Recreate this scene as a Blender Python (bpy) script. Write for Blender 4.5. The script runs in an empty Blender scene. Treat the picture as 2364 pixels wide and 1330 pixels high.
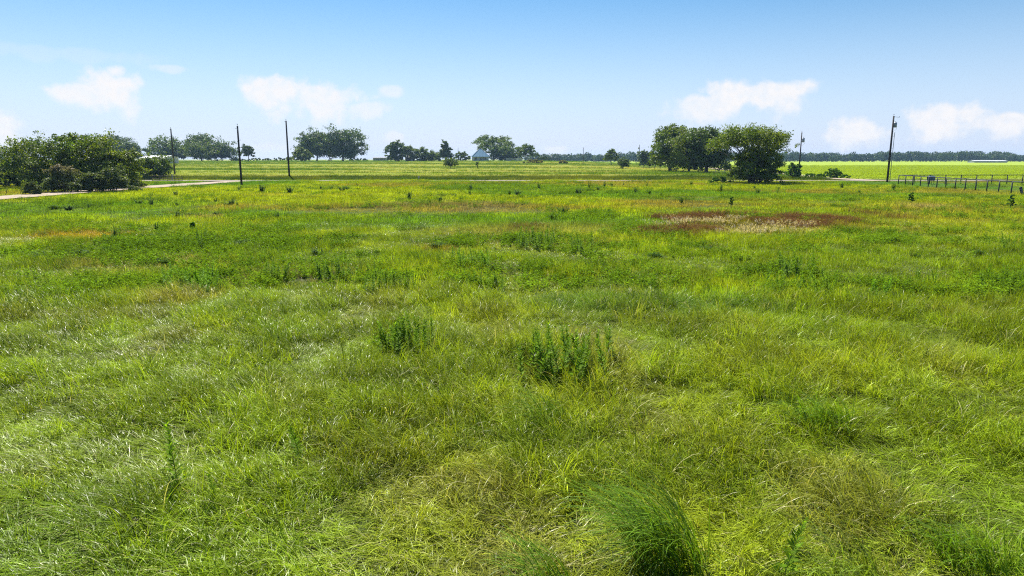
import bpy, math, random
import numpy as np
from mathutils import Vector, Matrix

SC = bpy.context.scene
COL = SC.collection

# ------------------------------------------------------------------ camera
CAM_Z, FPX, W0, H0 = 4.2, 1576.0, 2364.0, 1330.0
PITCH = math.atan(299.0 / FPX)
cam_d = bpy.data.cameras.new('camera')
cam_d.sensor_width = 36.0
cam_d.lens = 36.0 * FPX / W0
cam_d.clip_start, cam_d.clip_end = 0.1, 20000.0
cam = bpy.data.objects.new('camera', cam_d)
COL.objects.link(cam)
cam.location = (0, 0, CAM_Z)
cam.rotation_euler = (math.pi / 2 - PITCH, 0, 0)
SC.camera = cam

# ------------------------------------------------------------------ world, sun, exposure
SUN_EL, SUN_AZ = math.radians(53), math.radians(-24)      # azimuth from +Y towards +X
SUN_DIR = Vector((math.cos(SUN_EL) * math.sin(SUN_AZ), math.cos(SUN_EL) * math.cos(SUN_AZ), math.sin(SUN_EL)))
sun_d = bpy.data.lights.new('sun', 'SUN')
sun_d.energy, sun_d.angle, sun_d.color = 5.0, math.radians(0.55), (1.0, 0.955, 0.88)
sun = bpy.data.objects.new('sun', sun_d)
COL.objects.link(sun)
sun.rotation_euler = SUN_DIR.to_track_quat('Z', 'Y').to_euler()
sun.location = (0, 0, 60)

SC.view_settings.view_transform = 'Standard'
SC.view_settings.look = 'None'
SC.view_settings.gamma = 1.0
SC.view_settings.use_curve_mapping = False
EXPOSURE = 1.12
SC.view_settings.exposure = EXPOSURE

SC.render.engine = 'CYCLES'
cy = SC.cycles
cy.max_bounces, cy.diffuse_bounces, cy.glossy_bounces = 5, 2, 1
cy.transmission_bounces, cy.volume_bounces, cy.transparent_max_bounces = 3, 0, 6
cy.caustics_reflective = cy.caustics_refractive = False
cy.use_denoising = False
cy.filter_width = 1.15
SC.render.film_transparent = False


def make_world():
    w = bpy.data.worlds.new('World')
    SC.world = w
    w.use_nodes = True
    w.cycles.sampling_method = 'MANUAL'
    w.cycles.sample_map_resolution = 256
    nt = w.node_tree
    nt.nodes.clear()
    N, L = nt.nodes.new, nt.links.new

    def math_(op, a, b=None, c=None, clamp=False):
        n = N('ShaderNodeMath'); n.operation = op; n.use_clamp = clamp
        for i, v in enumerate((a, b, c)):
            if v is None: continue
            if isinstance(v, (int, float)): n.inputs[i].default_value = v
            else: L(v, n.inputs[i])
        return n.outputs[0]

    sky = N('ShaderNodeTexSky')
    sky.sky_type = 'NISHITA'
    sky.sun_disc = False
    sky.sun_elevation = SUN_EL
    sky.sun_rotation = SUN_AZ
    sky.altitude = 200
    sky.air_density, sky.dust_density, sky.ozone_density = 1.15, 0.25, 3.2
    hs = N('ShaderNodeHueSaturation')
    hs.inputs['Saturation'].default_value = 1.38
    hs.inputs['Value'].default_value = 1.0
    L(sky.outputs[0], hs.inputs['Color'])

    tc = N('ShaderNodeTexCoord')
    sep = N('ShaderNodeSeparateXYZ')
    L(tc.outputs['Generated'], sep.inputs[0])
    az = math_('MULTIPLY', math_('ARCTAN2', sep.outputs[0], sep.outputs[1]), 180 / math.pi)
    azw = math_('WRAP', az, -46.0, 46.0)
    el = math_('MULTIPLY', math_('ARCSINE', sep.outputs[2]), 180 / math.pi)
    cmb = N('ShaderNodeCombineXYZ')
    L(az, cmb.inputs[0]); L(el, cmb.inputs[1])
    n1 = N('ShaderNodeTexNoise'); n1.noise_dimensions = '2D'
    n1.inputs['Scale'].default_value = 0.5; n1.inputs['Detail'].default_value = 6; n1.inputs['Roughness'].default_value = 0.58
    L(cmb.outputs[0], n1.inputs['Vector'])
    edge = math_('MULTIPLY', math_('SUBTRACT', n1.outputs[0], 0.5), 1.55)
    n2 = N('ShaderNodeTexNoise'); n2.noise_dimensions = '2D'
    n2.inputs['Scale'].default_value = 1.3; n2.inputs['Detail'].default_value = 5
    L(cmb.outputs[0], n2.inputs['Vector'])
    inner = math_('ADD', math_('MULTIPLY', n2.outputs[0], 0.85), 0.48, clamp=True)

    # clouds of the view: centre azimuth / elevation, half width, height above and below the core (degrees), density
    def ang(x, y):
        dx, dz = (x - W0 / 2) / FPX, -(y - H0 / 2) / FPX
        v = Vector((dx, math.cos(PITCH) + dz * math.sin(PITCH), -math.sin(PITCH) + dz * math.cos(PITCH))).normalized()
        return math.degrees(math.atan2(v.x, v.y)), math.degrees(math.asin(v.z))
    clouds = [(262, 198, 60, 40, 72, 1.0), (190, 212, 64, 18, 46, .9), (268, 166, 24, 17, 26, .9),
              (640, 204, 100, 34, 60, .95), (745, 216, 108, 26, 74, .9), (845, 248, 72, 16, 34, .62), (908, 208, 36, 13, 18, .55),
              (392, 158, 50, 9, 12, .4), (0, 290, 46, 44, 50, .9),
              (1620, 234, 95, 22, 60, .85), (1690, 208, 82, 27, 60, 1.0), (1800, 208, 94, 24, 62, .96),
              (1978, 300, 66, 32, 46, .97), (2185, 274, 88, 34, 52, 1.0), (2340, 276, 72, 18, 40, .97),
              (1280, 348, 42, 15, 24, .6), (908, 314, 32, 13, 22, .45), (640, 347, 90, 20, 34, .4), (150, 122, 200, 14, 22, .15)]
    vec2 = N('ShaderNodeCombineXYZ'); L(azw, vec2.inputs[0]); L(el, vec2.inputs[1])

    def vmath(op, a, b=None, c=None):
        n = N('ShaderNodeVectorMath'); n.operation = op
        for q_, v in enumerate((a, b, c)):
            if v is None: continue
            if isinstance(v, tuple): n.inputs[q_].default_value = v
            else: L(v, n.inputs[q_])
        return n.outputs['Value'] if op == 'LENGTH' else n.outputs[0]
    total = None
    k = math.degrees(1 / FPX)
    for x, y, hw, up, dn, dens in clouds:
        a0, e0 = ang(x, y)
        p = vmath('MULTIPLY_ADD', vec2.outputs[0], (1 / (hw * k), 1 / (up * k), 0.0), (-a0 / (hw * k), -e0 / (up * k), 0.0))
        p = vmath('MAXIMUM', p, vmath('MULTIPLY', p, (-1.0, -up / dn, 0.0)))
        r = math_('SUBTRACT', vmath('LENGTH', p), edge)
        mr = N('ShaderNodeMapRange'); mr.interpolation_type = 'SMOOTHSTEP'
        mr.inputs['From Min'].default_value = 0.36
        mr.inputs['From Max'].default_value = 1.0
        mr.inputs['To Min'].default_value = dens
        mr.inputs['To Max'].default_value = 0.0
        L(r, mr.inputs['Value'])
        v = mr.outputs[0]
        total = v if total is None else math_('MAXIMUM', total, v)
    fac = math_('MULTIPLY', total, inner, clamp=True)
    mix = N('ShaderNodeMix'); mix.data_type = 'RGBA'
    L(fac, mix.inputs['Factor'])
    # the strength below scales both; clouds are sunlit white
    STR = 0.0535
    cv = 0.97 / STR / (2 ** EXPOSURE)
    mix.inputs['B'].default_value = (cv, cv * 0.985, cv * 1.0, 1)
    # thin high humidity veil: pale blue towards the horizon
    hz = N('ShaderNodeMapRange'); hz.interpolation_type = 'SMOOTHERSTEP'
    hz.inputs['From Min'].default_value = -3.0; hz.inputs['From Max'].default_value = 17.0
    hz.inputs['To Min'].default_value = 0.80; hz.inputs['To Max'].default_value = 0.0
    L(el, hz.inputs['Value'])
    veil = N('ShaderNodeMix'); veil.data_type = 'RGBA'
    L(hz.outputs[0], veil.inputs['Factor'])
    L(hs.outputs[0], veil.inputs['A'])
    q = 1 / STR / (2 ** EXPOSURE)
    veil.inputs['B'].default_value = (0.66 * q, 0.79 * q, 1.12 * q, 1)
    L(veil.outputs['Result'], mix.inputs['A'])
    bg = N('ShaderNodeBackground'); bg.inputs['Strength'].default_value = STR
    L(mix.outputs['Result'], bg.inputs['Color'])
    out = N('ShaderNodeOutputWorld')
    L(bg.outputs[0], out.inputs['Surface'])


make_world()

# ------------------------------------------------------------------ helpers
RNG = np.random.default_rng(7)


def smooth(a, b, x):
    t = np.clip((np.asarray(x, float) - a) / (b - a), 0, 1)
    return t * t * (3 - 2 * t)


def _hash(ix, iy, seed):
    h = (ix.astype(np.int64) * 374761393 + iy.astype(np.int64) * 668265263 + seed * 1442695041) & 0x7fffffff
    h = ((h ^ (h >> 13)) * 1274126177) & 0x7fffffff
    h = h ^ (h >> 16)
    return (h & 0xffff) / 65535.0


def vnoise(x, y, seed=0):
    x = np.asarray(x, float); y = np.asarray(y, float)
    ix, iy = np.floor(x), np.floor(y)
    fx, fy = x - ix, y - iy
    fx, fy = fx * fx * (3 - 2 * fx), fy * fy * (3 - 2 * fy)
    a, b = _hash(ix, iy, seed), _hash(ix + 1, iy, seed)
    c, d = _hash(ix, iy + 1, seed), _hash(ix + 1, iy + 1, seed)
    return (a + (b - a) * fx) * (1 - fy) + (c + (d - c) * fx) * fy


def fbm(x, y, seed=0, oct=4):
    s, a, t = 0.0, 0.5, 0.0
    x = np.asarray(x, float); y = np.asarray(y, float)
    for o in range(oct):
        s = s + a * vnoise(x, y, seed + o * 17)
        t += a; a *= 0.5; x = x * 2.03 + 11.3; y = y * 2.03 + 5.7
    return s / t


def terrain(x, y):
    x = np.asarray(x, float); y = np.asarray(y, float)
    yy = np.maximum(y, 1.0)
    left = 1 - smooth(0.02, 0.30, x / yy)
    z = 2.1 * left * smooth(170, 440, y) * (1 - smooth(475, 640, y))
    z = z + 0.5 * smooth(136, 143, y) * (1 - smooth(480, 700, y)) * (1 - smooth(40, 62, x))
    z = z + 0.26 * (fbm(x * .30, y * .30, 3, 3) - .5) * (1 - smooth(25, 60, y))
    return z


def ray(px, py):
    dx, dz = (px - W0 / 2) / FPX, -(py - H0 / 2) / FPX
    return Vector((dx, math.cos(PITCH) + dz * math.sin(PITCH), -math.sin(PITCH) + dz * math.cos(PITCH)))


def at(px, py, d):
    r = ray(px, py)
    return Vector((0, 0, CAM_Z)) + r * (d / r.y)


def gnd(px, py):
    r = ray(px, py)
    z = 0.0
    for _ in range(12):
        t = (z - CAM_Z) / min(r.z, -1e-4)
        z = float(terrain(r.x * t, r.y * t))
    return Vector((r.x * t, r.y * t, z))


def on(x, y, dz=0.0):
    return Vector((x, y, float(terrain(x, y)) + dz))


class MB:
    def __init__(self): self.v, self.f = [], []

    def add(self, vs, fs):
        o = len(self.v); self.v += [tuple(p) for p in vs]; self.f += [tuple(i + o for i in f) for f in fs]; return self

    def box(self, c, s, rz=0.0):
        cx, cy_, cz = c; hx, hy, hz = s[0] / 2, s[1] / 2, s[2] / 2
        ca, sa = math.cos(rz), math.sin(rz)
        vs = []
        for x, y, z in ((-1, -1, -1), (1, -1, -1), (1, 1, -1), (-1, 1, -1), (-1, -1, 1), (1, -1, 1), (1, 1, 1), (-1, 1, 1)):
            X, Y = x * hx, y * hy
            vs.append((cx + X * ca - Y * sa, cy_ + X * sa + Y * ca, cz + z * hz))
        return self.add(vs, [(3, 2, 1, 0), (4, 5, 6, 7), (0, 1, 5, 4), (1, 2, 6, 5), (2, 3, 7, 6), (3, 0, 4, 7)])

    def tube(self, pts, radii, n=6, cap=True):
        pts = [Vector(p) for p in pts]
        vs, fs = [], []
        for i, p in enumerate(pts):
            d = (pts[min(i + 1, len(pts) - 1)] - pts[max(i - 1, 0)]).normalized()
            a = d.orthogonal().normalized() if abs(d.z) > .95 else d.cross(Vector((0, 0, 1))).normalized()
            b = d.cross(a)
            for k in range(n):
                t = 2 * math.pi * k / n
                vs.append(p + (a * math.cos(t) + b * math.sin(t)) * radii[i])
        for i in range(len(pts) - 1):
            for k in range(n):
                fs.append((i * n + k, i * n + (k + 1) % n, (i + 1) * n + (k + 1) % n, (i + 1) * n + k))
        if cap:
            fs.append(tuple(range(n - 1, -1, -1)))
            fs.append(tuple((len(pts) - 1) * n + k for k in range(n)))
        return self.add(vs, fs)

    def build(self, name, mat, parent=None, smooth_=False, loc=None):
        me = bpy.data.meshes.new(name)
        me.from_pydata(self.v, [], self.f)
        me.materials.append(mat)
        if smooth_:
            me.polygons.foreach_set('use_smooth', [True] * len(me.polygons))
        o = bpy.data.objects.new(name, me)
        COL.objects.link(o)
        if parent: o.parent = parent
        if loc is not None: o.location = loc
        return o


def quad_mesh(name, verts, ncorner=4, attrs=None, mat=None):
    """verts: (n*ncorner, 3) array of separate faces."""
    me = bpy.data.meshes.new(name)
    nv = len(verts); nf = nv // ncorner
    me.vertices.add(nv); me.vertices.foreach_set('co', np.asarray(verts, np.float32).ravel())
    me.loops.add(nv); me.loops.foreach_set('vertex_index', np.arange(nv, dtype=np.int32))
    me.polygons.add(nf)
    me.polygons.foreach_set('loop_start', np.arange(nf, dtype=np.int32) * ncorner)
    me.update(calc_edges=True)
    add_attrs(me, attrs)
    if mat: me.materials.append(mat)
    return me


def add_attrs(me, attrs):
    for k, a in (attrs or {}).items():
        a = np.asarray(a, np.float32)
        if a.ndim == 1:
            at_ = me.attributes.new(k, 'FLOAT', 'POINT'); at_.data.foreach_set('value', a)
        elif a.shape[1] == 3:
            at_ = me.attributes.new(k, 'FLOAT_VECTOR', 'POINT'); at_.data.foreach_set('vector', a.ravel())
        else:
            at_ = me.attributes.new(k, 'FLOAT_COLOR', 'POINT'); at_.data.foreach_set('color', a.ravel())


def link(me, name, parent=None, loc=(0, 0, 0)):
    o = bpy.data.objects.new(name, me); COL.objects.link(o)
    if parent: o.parent = parent
    o.location = loc
    return o


def empty(name, loc=(0, 0, 0), rz=0.0):
    o = bpy.data.objects.new(name, None); COL.objects.link(o)
    o.location = loc; o.rotation_euler = (0, 0, rz); o.empty_display_size = .3
    return o


def tag(o, label=None, cat=None, group=None, kind=None):
    for k, v in (('label', label), ('category', cat), ('group', group), ('kind', kind)):
        if v: o[k] = v
    return o


def copy_tree(o, parent=None):
    c = o.copy(); COL.objects.link(c); c.parent = parent
    for ch in list(o.children): copy_tree(ch, c)
    return c


# ------------------------------------------------------------------ materials
def new_mat(name):
    m = bpy.data.materials.new(name); m.use_nodes = True
    nt = m.node_tree; nt.nodes.clear()
    return m, nt, nt.nodes.new, nt.links.new


def leafy(name, source, trans=0.42, rough=0.45, spec=0.35, var=0.5, straw=None):
    """Leaf or blade: colour from 'tint' (instancer) or 'col' (mesh attribute), 'rnd' per leaf."""
    m, nt, N, L = new_mat(name)
    a = N('ShaderNodeAttribute')
    if source == 'inst': a.attribute_type, a.attribute_name = 'INSTANCER', 'tint'
    else: a.attribute_type, a.attribute_name = 'GEOMETRY', 'col'
    r = N('ShaderNodeAttribute'); r.attribute_type, r.attribute_name = 'GEOMETRY', 'rnd'
    mr = N('ShaderNodeMapRange'); mr.inputs['To Min'].default_value = 1 - var; mr.inputs['To Max'].default_value = 1 + var
    L(r.outputs['Fac'], mr.inputs['Value'])
    mul = N('ShaderNodeVectorMath'); mul.operation = 'SCALE'
    L(a.outputs['Color'], mul.inputs[0]); L(mr.outputs[0], mul.inputs['Scale'])
    col = mul.outputs[0]
    if straw:
        s = N('ShaderNodeMapRange'); s.inputs['From Min'].default_value = straw[0]; s.inputs['From Max'].default_value = min(1.0, straw[0] + .04)
        s.inputs['To Max'].default_value = straw[2]
        L(r.outputs['Fac'], s.inputs['Value'])
        mx = N('ShaderNodeMix'); mx.data_type = 'RGBA'
        L(s.outputs[0], mx.inputs['Factor']); L(col, mx.inputs['A']); mx.inputs['B'].default_value = (*straw[1], 1)
        col = mx.outputs['Result']
    p = N('ShaderNodeBsdfPrincipled')
    L(col, p.inputs['Base Color'])
    p.inputs['Roughness'].default_value = rough
    p.inputs['Specular IOR Level'].default_value = spec
    t = N('ShaderNodeBsdfTranslucent')
    warm = N('ShaderNodeVectorMath'); warm.operation = 'MULTIPLY'
    L(col, warm.inputs[0]); warm.inputs[1].default_value = (1.25, 1.2, 0.5)
    L(warm.outputs[0], t.inputs['Color'])
    ms = N('ShaderNodeMixShader'); ms.inputs[0].default_value = trans
    L(p.outputs[0], ms.inputs[1]); L(t.outputs[0], ms.inputs[2])
    o = N('ShaderNodeOutputMaterial'); L(ms.outputs[0], o.inputs['Surface'])
    return m


def noisy(name, c1, c2, scale=1.0, rough=.8, detail=5, stretch=(1, 1, 1), spec=.2, bump=0.0, c3=None, metal=0.0):
    m, nt, N, L = new_mat(name)
    tc = N('ShaderNodeTexCoord'); mp = N('ShaderNodeMapping'); mp.inputs['Scale'].default_value = stretch
    L(tc.outputs['Object'], mp.inputs[0])
    n = N('ShaderNodeTexNoise'); n.inputs['Scale'].default_value = scale; n.inputs['Detail'].default_value = detail
    n.inputs['Roughness'].default_value = .65
    L(mp.outputs[0], n.inputs['Vector'])
    cr = N('ShaderNodeValToRGB')
    cr.color_ramp.elements[0].position, cr.color_ramp.elements[1].position = .3, .72
    cr.color_ramp.elements[0].color, cr.color_ramp.elements[1].color = (*c1, 1), (*c2, 1)
    if c3:
        e = cr.color_ramp.elements.new(.52); e.color = (*c3, 1)
    L(n.outputs[0], cr.inputs[0])
    p = N('ShaderNodeBsdfPrincipled')
    L(cr.outputs[0], p.inputs['Base Color'])
    p.inputs['Roughness'].default_value = rough; p.inputs['Specular IOR Level'].default_value = spec
    p.inputs['Metallic'].default_value = metal
    if bump:
        b = N('ShaderNodeBump'); b.inputs['Strength'].default_value = bump; b.inputs['Distance'].default_value = .05
        L(n.outputs[0], b.inputs['Height']); L(b.outputs[0], p.inputs['Normal'])
    o = N('ShaderNodeOutputMaterial'); L(p.outputs[0], o.inputs['Surface'])
    return m


def ground_material():
    """Soil and thatch under the pasture; mown hay stubble behind the road; young crop east of the side road."""
    m, nt, N, L = new_mat('ground_soil_and_stubble')
    g = N('ShaderNodeNewGeometry')
    sep = N('ShaderNodeSeparateXYZ'); L(g.outputs['Position'], sep.inputs[0])

    def noise(scale, st, detail=5):
        mp = N('ShaderNodeMapping'); mp.inputs['Scale'].default_value = st
        L(g.outputs['Position'], mp.inputs[0])
        n = N('ShaderNodeTexNoise'); n.inputs['Scale'].default_value = scale; n.inputs['Detail'].default_value = detail
        n.inputs['Roughness'].default_value = .65
        L(mp.outputs[0], n.inputs['Vector']); return n.outputs[0]

    def ramp(f, stops):
        cr = N('ShaderNodeValToRGB'); els = cr.color_ramp.elements
        els[0].position, els[0].color = stops[0][0], (*stops[0][1], 1)
        els[1].position, els[1].color = stops[-1][0], (*stops[-1][1], 1)
        for p_, c in stops[1:-1]:
            e = els.new(p_); e.color = (*c, 1)
        L(f, cr.inputs[0]); return cr.outputs[0]

    def step(v, a, b):
        mr = N('ShaderNodeMapRange'); mr.inputs['From Min'].default_value = a; mr.inputs['From Max'].default_value = b
        L(v, mr.inputs['Value']); return mr.outputs[0]

    def mix(f, a, b):
        x = N('ShaderNodeMix'); x.data_type = 'RGBA'
        L(f, x.inputs['Factor']); L(a, x.inputs['A']); L(b, x.inputs['B']); return x.outputs['Result']

    def mul(a, b):
        x = N('ShaderNodeMath'); x.operation = 'MULTIPLY'; L(a, x.inputs[0]); L(b, x.inputs[1]); return x.outputs[0]

    soil = ramp(noise(.6, (1, 1, 1)), [(.3, (.032, .042, .012)), (.55, (.05, .068, .016)), (.75, (.085, .075, .03))])
    hay = ramp(noise(1.0, (.02, .16, 1), 6), [(.3, (.14, .20, .018)), (.45, (.22, .27, .03)), (.58, (.30, .28, .06)), (.72, (.15, .22, .02))])
    crop = ramp(noise(1.0, (.01, .05, 1)), [(.3, (.22, .30, .018)), (.7, (.26, .335, .022))])
    c = mix(step(sep.outputs[1], 143, 150), soil, hay)
    cm = mul(step(sep.outputs[0], 70, 76), step(sep.outputs[1], 141, 150))
    c = mix(cm, c, crop)
    p = N('ShaderNodeBsdfPrincipled'); L(c, p.inputs['Base Color'])
    p.inputs['Roughness'].default_value = .95; p.inputs['Specular IOR Level'].default_value = .1
    o = N('ShaderNodeOutputMaterial'); L(p.outputs[0], o.inputs['Surface'])
    return m


M_BLADE = leafy('grass_blade', 'inst', trans=.34, rough=.33, spec=.12, var=.74, straw=(.955, (.50, .44, .22), .8))
M_PAST = leafy('pasture_blade', 'inst', trans=.42, rough=.8, spec=0.0, var=.72)
M_SEED = leafy('seed_head', 'col', trans=.3, rough=.7, spec=.15, var=.25)
M_LEAF = leafy('tree_leaf', 'col', trans=.4, rough=.5, spec=.2, var=.45)
M_WEED = leafy('weed_leaf', 'col', trans=.48, rough=.6, spec=.06, var=.4)
M_BARK = noisy('bark', (.05, .042, .034), (.13, .11, .09), 6, .95, stretch=(3, 3, .6), bump=.6)
M_POLE = noisy('creosote_pole_wood', (.030, .024, .020), (.085, .066, .052), 5, .85, stretch=(8, 8, .5), c3=(.05, .04, .034))
M_GRAVEL = noisy('pale_gravel', (.25, .19, .13), (.42, .34, .25), 1.4, .95, detail=8, c3=(.33, .26, .19), bump=.3)
M_ROAD = noisy('grey_chip_seal', (.15, .125, .10), (.24, .205, .165), 1.2, .92, detail=8)
M_STEEL = noisy('galvanised_steel', (.28, .30, .32), (.42, .44, .46), 3, .5, metal=.4)
M_PIPE = noisy('dark_pipe_paint', (.030, .038, .034), (.06, .07, .06), 3, .6)
M_RUST = noisy('rusty_pipe', (.08, .06, .05), (.18, .13, .10), 4, .8)
M_WHITE = noisy('white_metal_sheet', (.66, .66, .66), (.80, .80, .79), .8, .5)
M_GREYW = noisy('grey_metal_wall', (.38, .40, .43), (.50, .52, .54), .8, .6)
M_BLUE = noisy('blue_metal_roof', (.035, .15, .25), (.06, .20, .32), 1.0, .5)
M_BLUER = noisy('blue_plastic', (.02, .045, .10), (.035, .07, .15), 3, .5)
M_SIDING = noisy('pale_siding', (.44, .47, .50), (.56, .58, .60), 2, .7)
M_DARK = noisy('dark_glass', (.015, .02, .025), (.03, .035, .04), 2, .2, spec=.5)
M_BLACK = noisy('black_rubber', (.012, .013, .015), (.03, .03, .034), 5, .7)
M_GREYB = noisy('weathered_boards', (.20, .22, .26), (.33, .35, .38), 3, .85)
M_CERAM = noisy('grey_ceramic', (.25, .25, .27), (.4, .4, .42), 3, .4, spec=.5)

# ------------------------------------------------------------------ ground and roads
def build_ground():
    ys = np.concatenate([np.linspace(-40, 60, 120), np.linspace(62, 260, 110), np.linspace(265, 1000, 110), np.linspace(1050, 3000, 24)])
    us = np.linspace(-1, 1, 121)
    us = us * (0.35 + 0.65 * us ** 2)
    V = []
    for y in ys:
        hw = 120 + max(y, 0) * 2.2
        x = us * hw
        V.append(np.stack([x, np.full_like(x, y), terrain(x, np.full_like(x, y))], 1))
    n = len(us)
    V = np.concatenate(V)
    F = [(r * n + i, r * n + i + 1, (r + 1) * n + i + 1, (r + 1) * n + i) for r in range(len(ys) - 1) for i in range(n - 1)]
    me = bpy.data.meshes.new('ground'); me.from_pydata(V.tolist(), [], F)
    me.materials.append(ground_material())
    me.polygons.foreach_set('use_smooth', [True] * len(me.polygons))
    o = link(me, 'ground'); tag(o, kind='structure', label='wide flat farmland of pasture, mown hay and crop fields')


build_ground()


def ribbon(name, pts, width, mat, label, dz=.05, seed=1, edge=.35):
    P = []
    for a, b in zip(pts[:-1], pts[1:]):
        a, b = Vector(a), Vector(b); n = max(2, int((b - a).length / 1.5))
        P += [a.lerp(b, i / n) for i in range(n)]
    P.append(Vector(pts[-1]))
    mb = MB(); vs = []
    for i, p in enumerate(P):
        d = (P[min(i + 1, len(P) - 1)] - P[max(i - 1, 0)]).normalized()
        nrm = Vector((-d.y, d.x))
        w1 = width / 2 + (float(fbm(i * .4, 1, seed)) - .5) * edge * 2
        w2 = width / 2 + (float(fbm(i * .4, 9, seed + 5)) - .5) * edge * 2
        for s in (-w1, -w1 * .35, w2 * .35, w2):
            q = p + nrm * s
            vs.append((q.x, q.y, float(terrain(q.x, q.y)) + dz + (.03 if abs(s) < width * .3 else 0)))
    fs = [(i * 4 + k, i * 4 + k + 1, i * 4 + k + 5, i * 4 + k + 4) for i in range(len(P) - 1) for k in range(3)]
    mb.add(vs, fs)
    return tag(mb.build(name, mat, smooth_=True), label, kind='structure')


ROAD_Y = 130.5
ribbon('county_road', [(-260, ROAD_Y + 4), (-120, ROAD_Y + 2), (-53, ROAD_Y), (70, ROAD_Y), (140, ROAD_Y + 1), (300, ROAD_Y + 6)], 6.0, M_ROAD,
       'narrow pale grey country road running across behind the pasture', .10, 3)
ribbon('gravel_drive', [(-54.5, 48), (-54.5, 72), (-54, 95), (-52, 116), (-50, 128)], 5.0, M_GRAVEL,
       'tan gravel drive beside the bushy copse', .12, 8, .6)
ribbon('side_road', [(69, 128), (67, 144), (69.5, 165), (73, 185), (76, 230), (90, 320)], 4.6, M_GRAVEL,
       'tan dirt track curving away behind the big tree', .14, 12, .5)


# ------------------------------------------------------------------ grass
class Blades:
    """Collects curved tapering blades as strips."""
    def __init__(self): self.v, self.f, self.r = [], [], []

    def blade(self, base, L, az, t0, bend, w, r, seg=4, twist=0.0):
        o = len(self.v)
        p = np.array(base, float)
        side = np.array([-math.sin(az + twist), math.cos(az + twist), 0.0])
        for i in range(seg + 1):
            u = i / seg
            ww = w * (1 - u) ** .6 * (0.55 + 0.9 * min(1, u * 3) * .5) if i < seg else 0
            if i < seg:
                self.v.append(p - side * ww * .5); self.v.append(p + side * ww * .5); self.r += [r, r]
            else:
                self.v.append(p.copy()); self.r.append(r)
            th = t0 + bend * (u + .5 / seg)
            p = p + np.array([math.cos(az) * math.sin(th), math.sin(az) * math.sin(th), math.cos(th)]) * L / seg
        for i in range(seg - 1):
            a = o + i * 2
            self.f.append((a, a + 1, a + 3, a + 2))
        a = o + (seg - 1) * 2
        self.f.append((a, a + 1, a + 2))

    def mesh(self, name, mat, attrs=None):
        me = bpy.data.meshes.new(name)
        me.from_pydata([tuple(x) for x in self.v], [], self.f)
        at_ = {'rnd': np.array(self.r)}
        at_.update(attrs or {})
        add_attrs(me, at_)
        me.materials.append(mat)
        me.polygons.foreach_set('use_smooth', [True] * len(me.polygons))
        return me


WIND = math.pi + 0.25      # blades lie over towards -X, a little towards the viewer


def tuft(seed, n, rad, L, w, lean=.35, bend=(.4, 1.3), seg=4, mat=None, windy=.6, name='grass_tuft', clump=22, cr=.13):
    """A sward patch: blades gathered in clumps that differ in height, lean and spread."""
    R = random.Random(seed); B = Blades()
    CL = []
    for k in range(clump):
        a = R.uniform(0, 2 * math.pi); rr = rad * math.sqrt(R.random())
        az = WIND + R.gauss(0, .5) if R.random() < windy + .15 else R.uniform(0, 2 * math.pi)
        CL.append((rr * math.cos(a), rr * math.sin(a), R.uniform(.55, 1.25), az, R.uniform(.7, 1.3), R.random()))
    for i in range(n):
        if R.random() < .72:
            cx, cy_, hs, caz, bs, cr_ = CL[min(int(R.random() ** 1.3 * clump), clump - 1)]
            x, y = cx + R.gauss(0, cr * rad / .62), cy_ + R.gauss(0, cr * rad / .62)
            az = caz + R.gauss(0, .45)
        else:
            a = R.uniform(0, 2 * math.pi); rr = rad * math.sqrt(R.random())
            x, y, hs, bs, cr_ = rr * math.cos(a), rr * math.sin(a), R.uniform(.45, .8), 1.0, R.random()
            az = R.uniform(0, 2 * math.pi)
        ln = R.uniform(*L) * hs * (1.3 if R.random() < .06 else 1)
        B.blade((x, y, 0), ln, az, abs(R.gauss(lean * .5, lean * .5)), R.uniform(*bend) * bs, w * R.uniform(.6, 1.3), min(1, max(0, .55 * cr_ + .45 * R.random())) if R.random() > .05 else 1.0, seg, R.gauss(0, .5))
    return B.mesh(name, mat)


def broadleaf(seed, stems, rad, h, leaf, mat, name, per=9, narrow=.35):
    """Low leafy weeds: short stems carrying rhombic leaves."""
    R = np.random.default_rng(seed)
    V, rn = [], []
    for s in range(stems):
        a = R.uniform(0, 2 * np.pi); rr = rad * math.sqrt(R.random())
        b = np.array([rr * math.cos(a), rr * math.sin(a), 0])
        hh = h * R.uniform(.5, 1.1)
        tilt = np.array([R.normal(-.12, .12), R.normal(0, .12), 1.0])
        for k in range(per):
            u = (k + R.random()) / per
            c = b + tilt * hh * (0.12 + .88 * u)
            az = R.uniform(0, 2 * np.pi); up = R.uniform(-.1, .8)
            d = np.array([math.cos(az), math.sin(az), up]); d /= np.linalg.norm(d)
            sd = np.cross(d, [R.normal(0, .3), R.normal(0, .3), 1]); sd /= np.linalg.norm(sd)
            l = leaf * R.uniform(.6, 1.25) * (1.1 - .55 * u); w = l * narrow
            V += [c, c + d * l * .5 + sd * w * .5, c + d * l - np.array([0, 0, l * .15]), c + d * l * .5 - sd * w * .5]
            q = R.random(); rn += [q] * 4
    return quad_mesh(name, np.array(V), 4, {'rnd': np.array(rn)}, mat)


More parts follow.
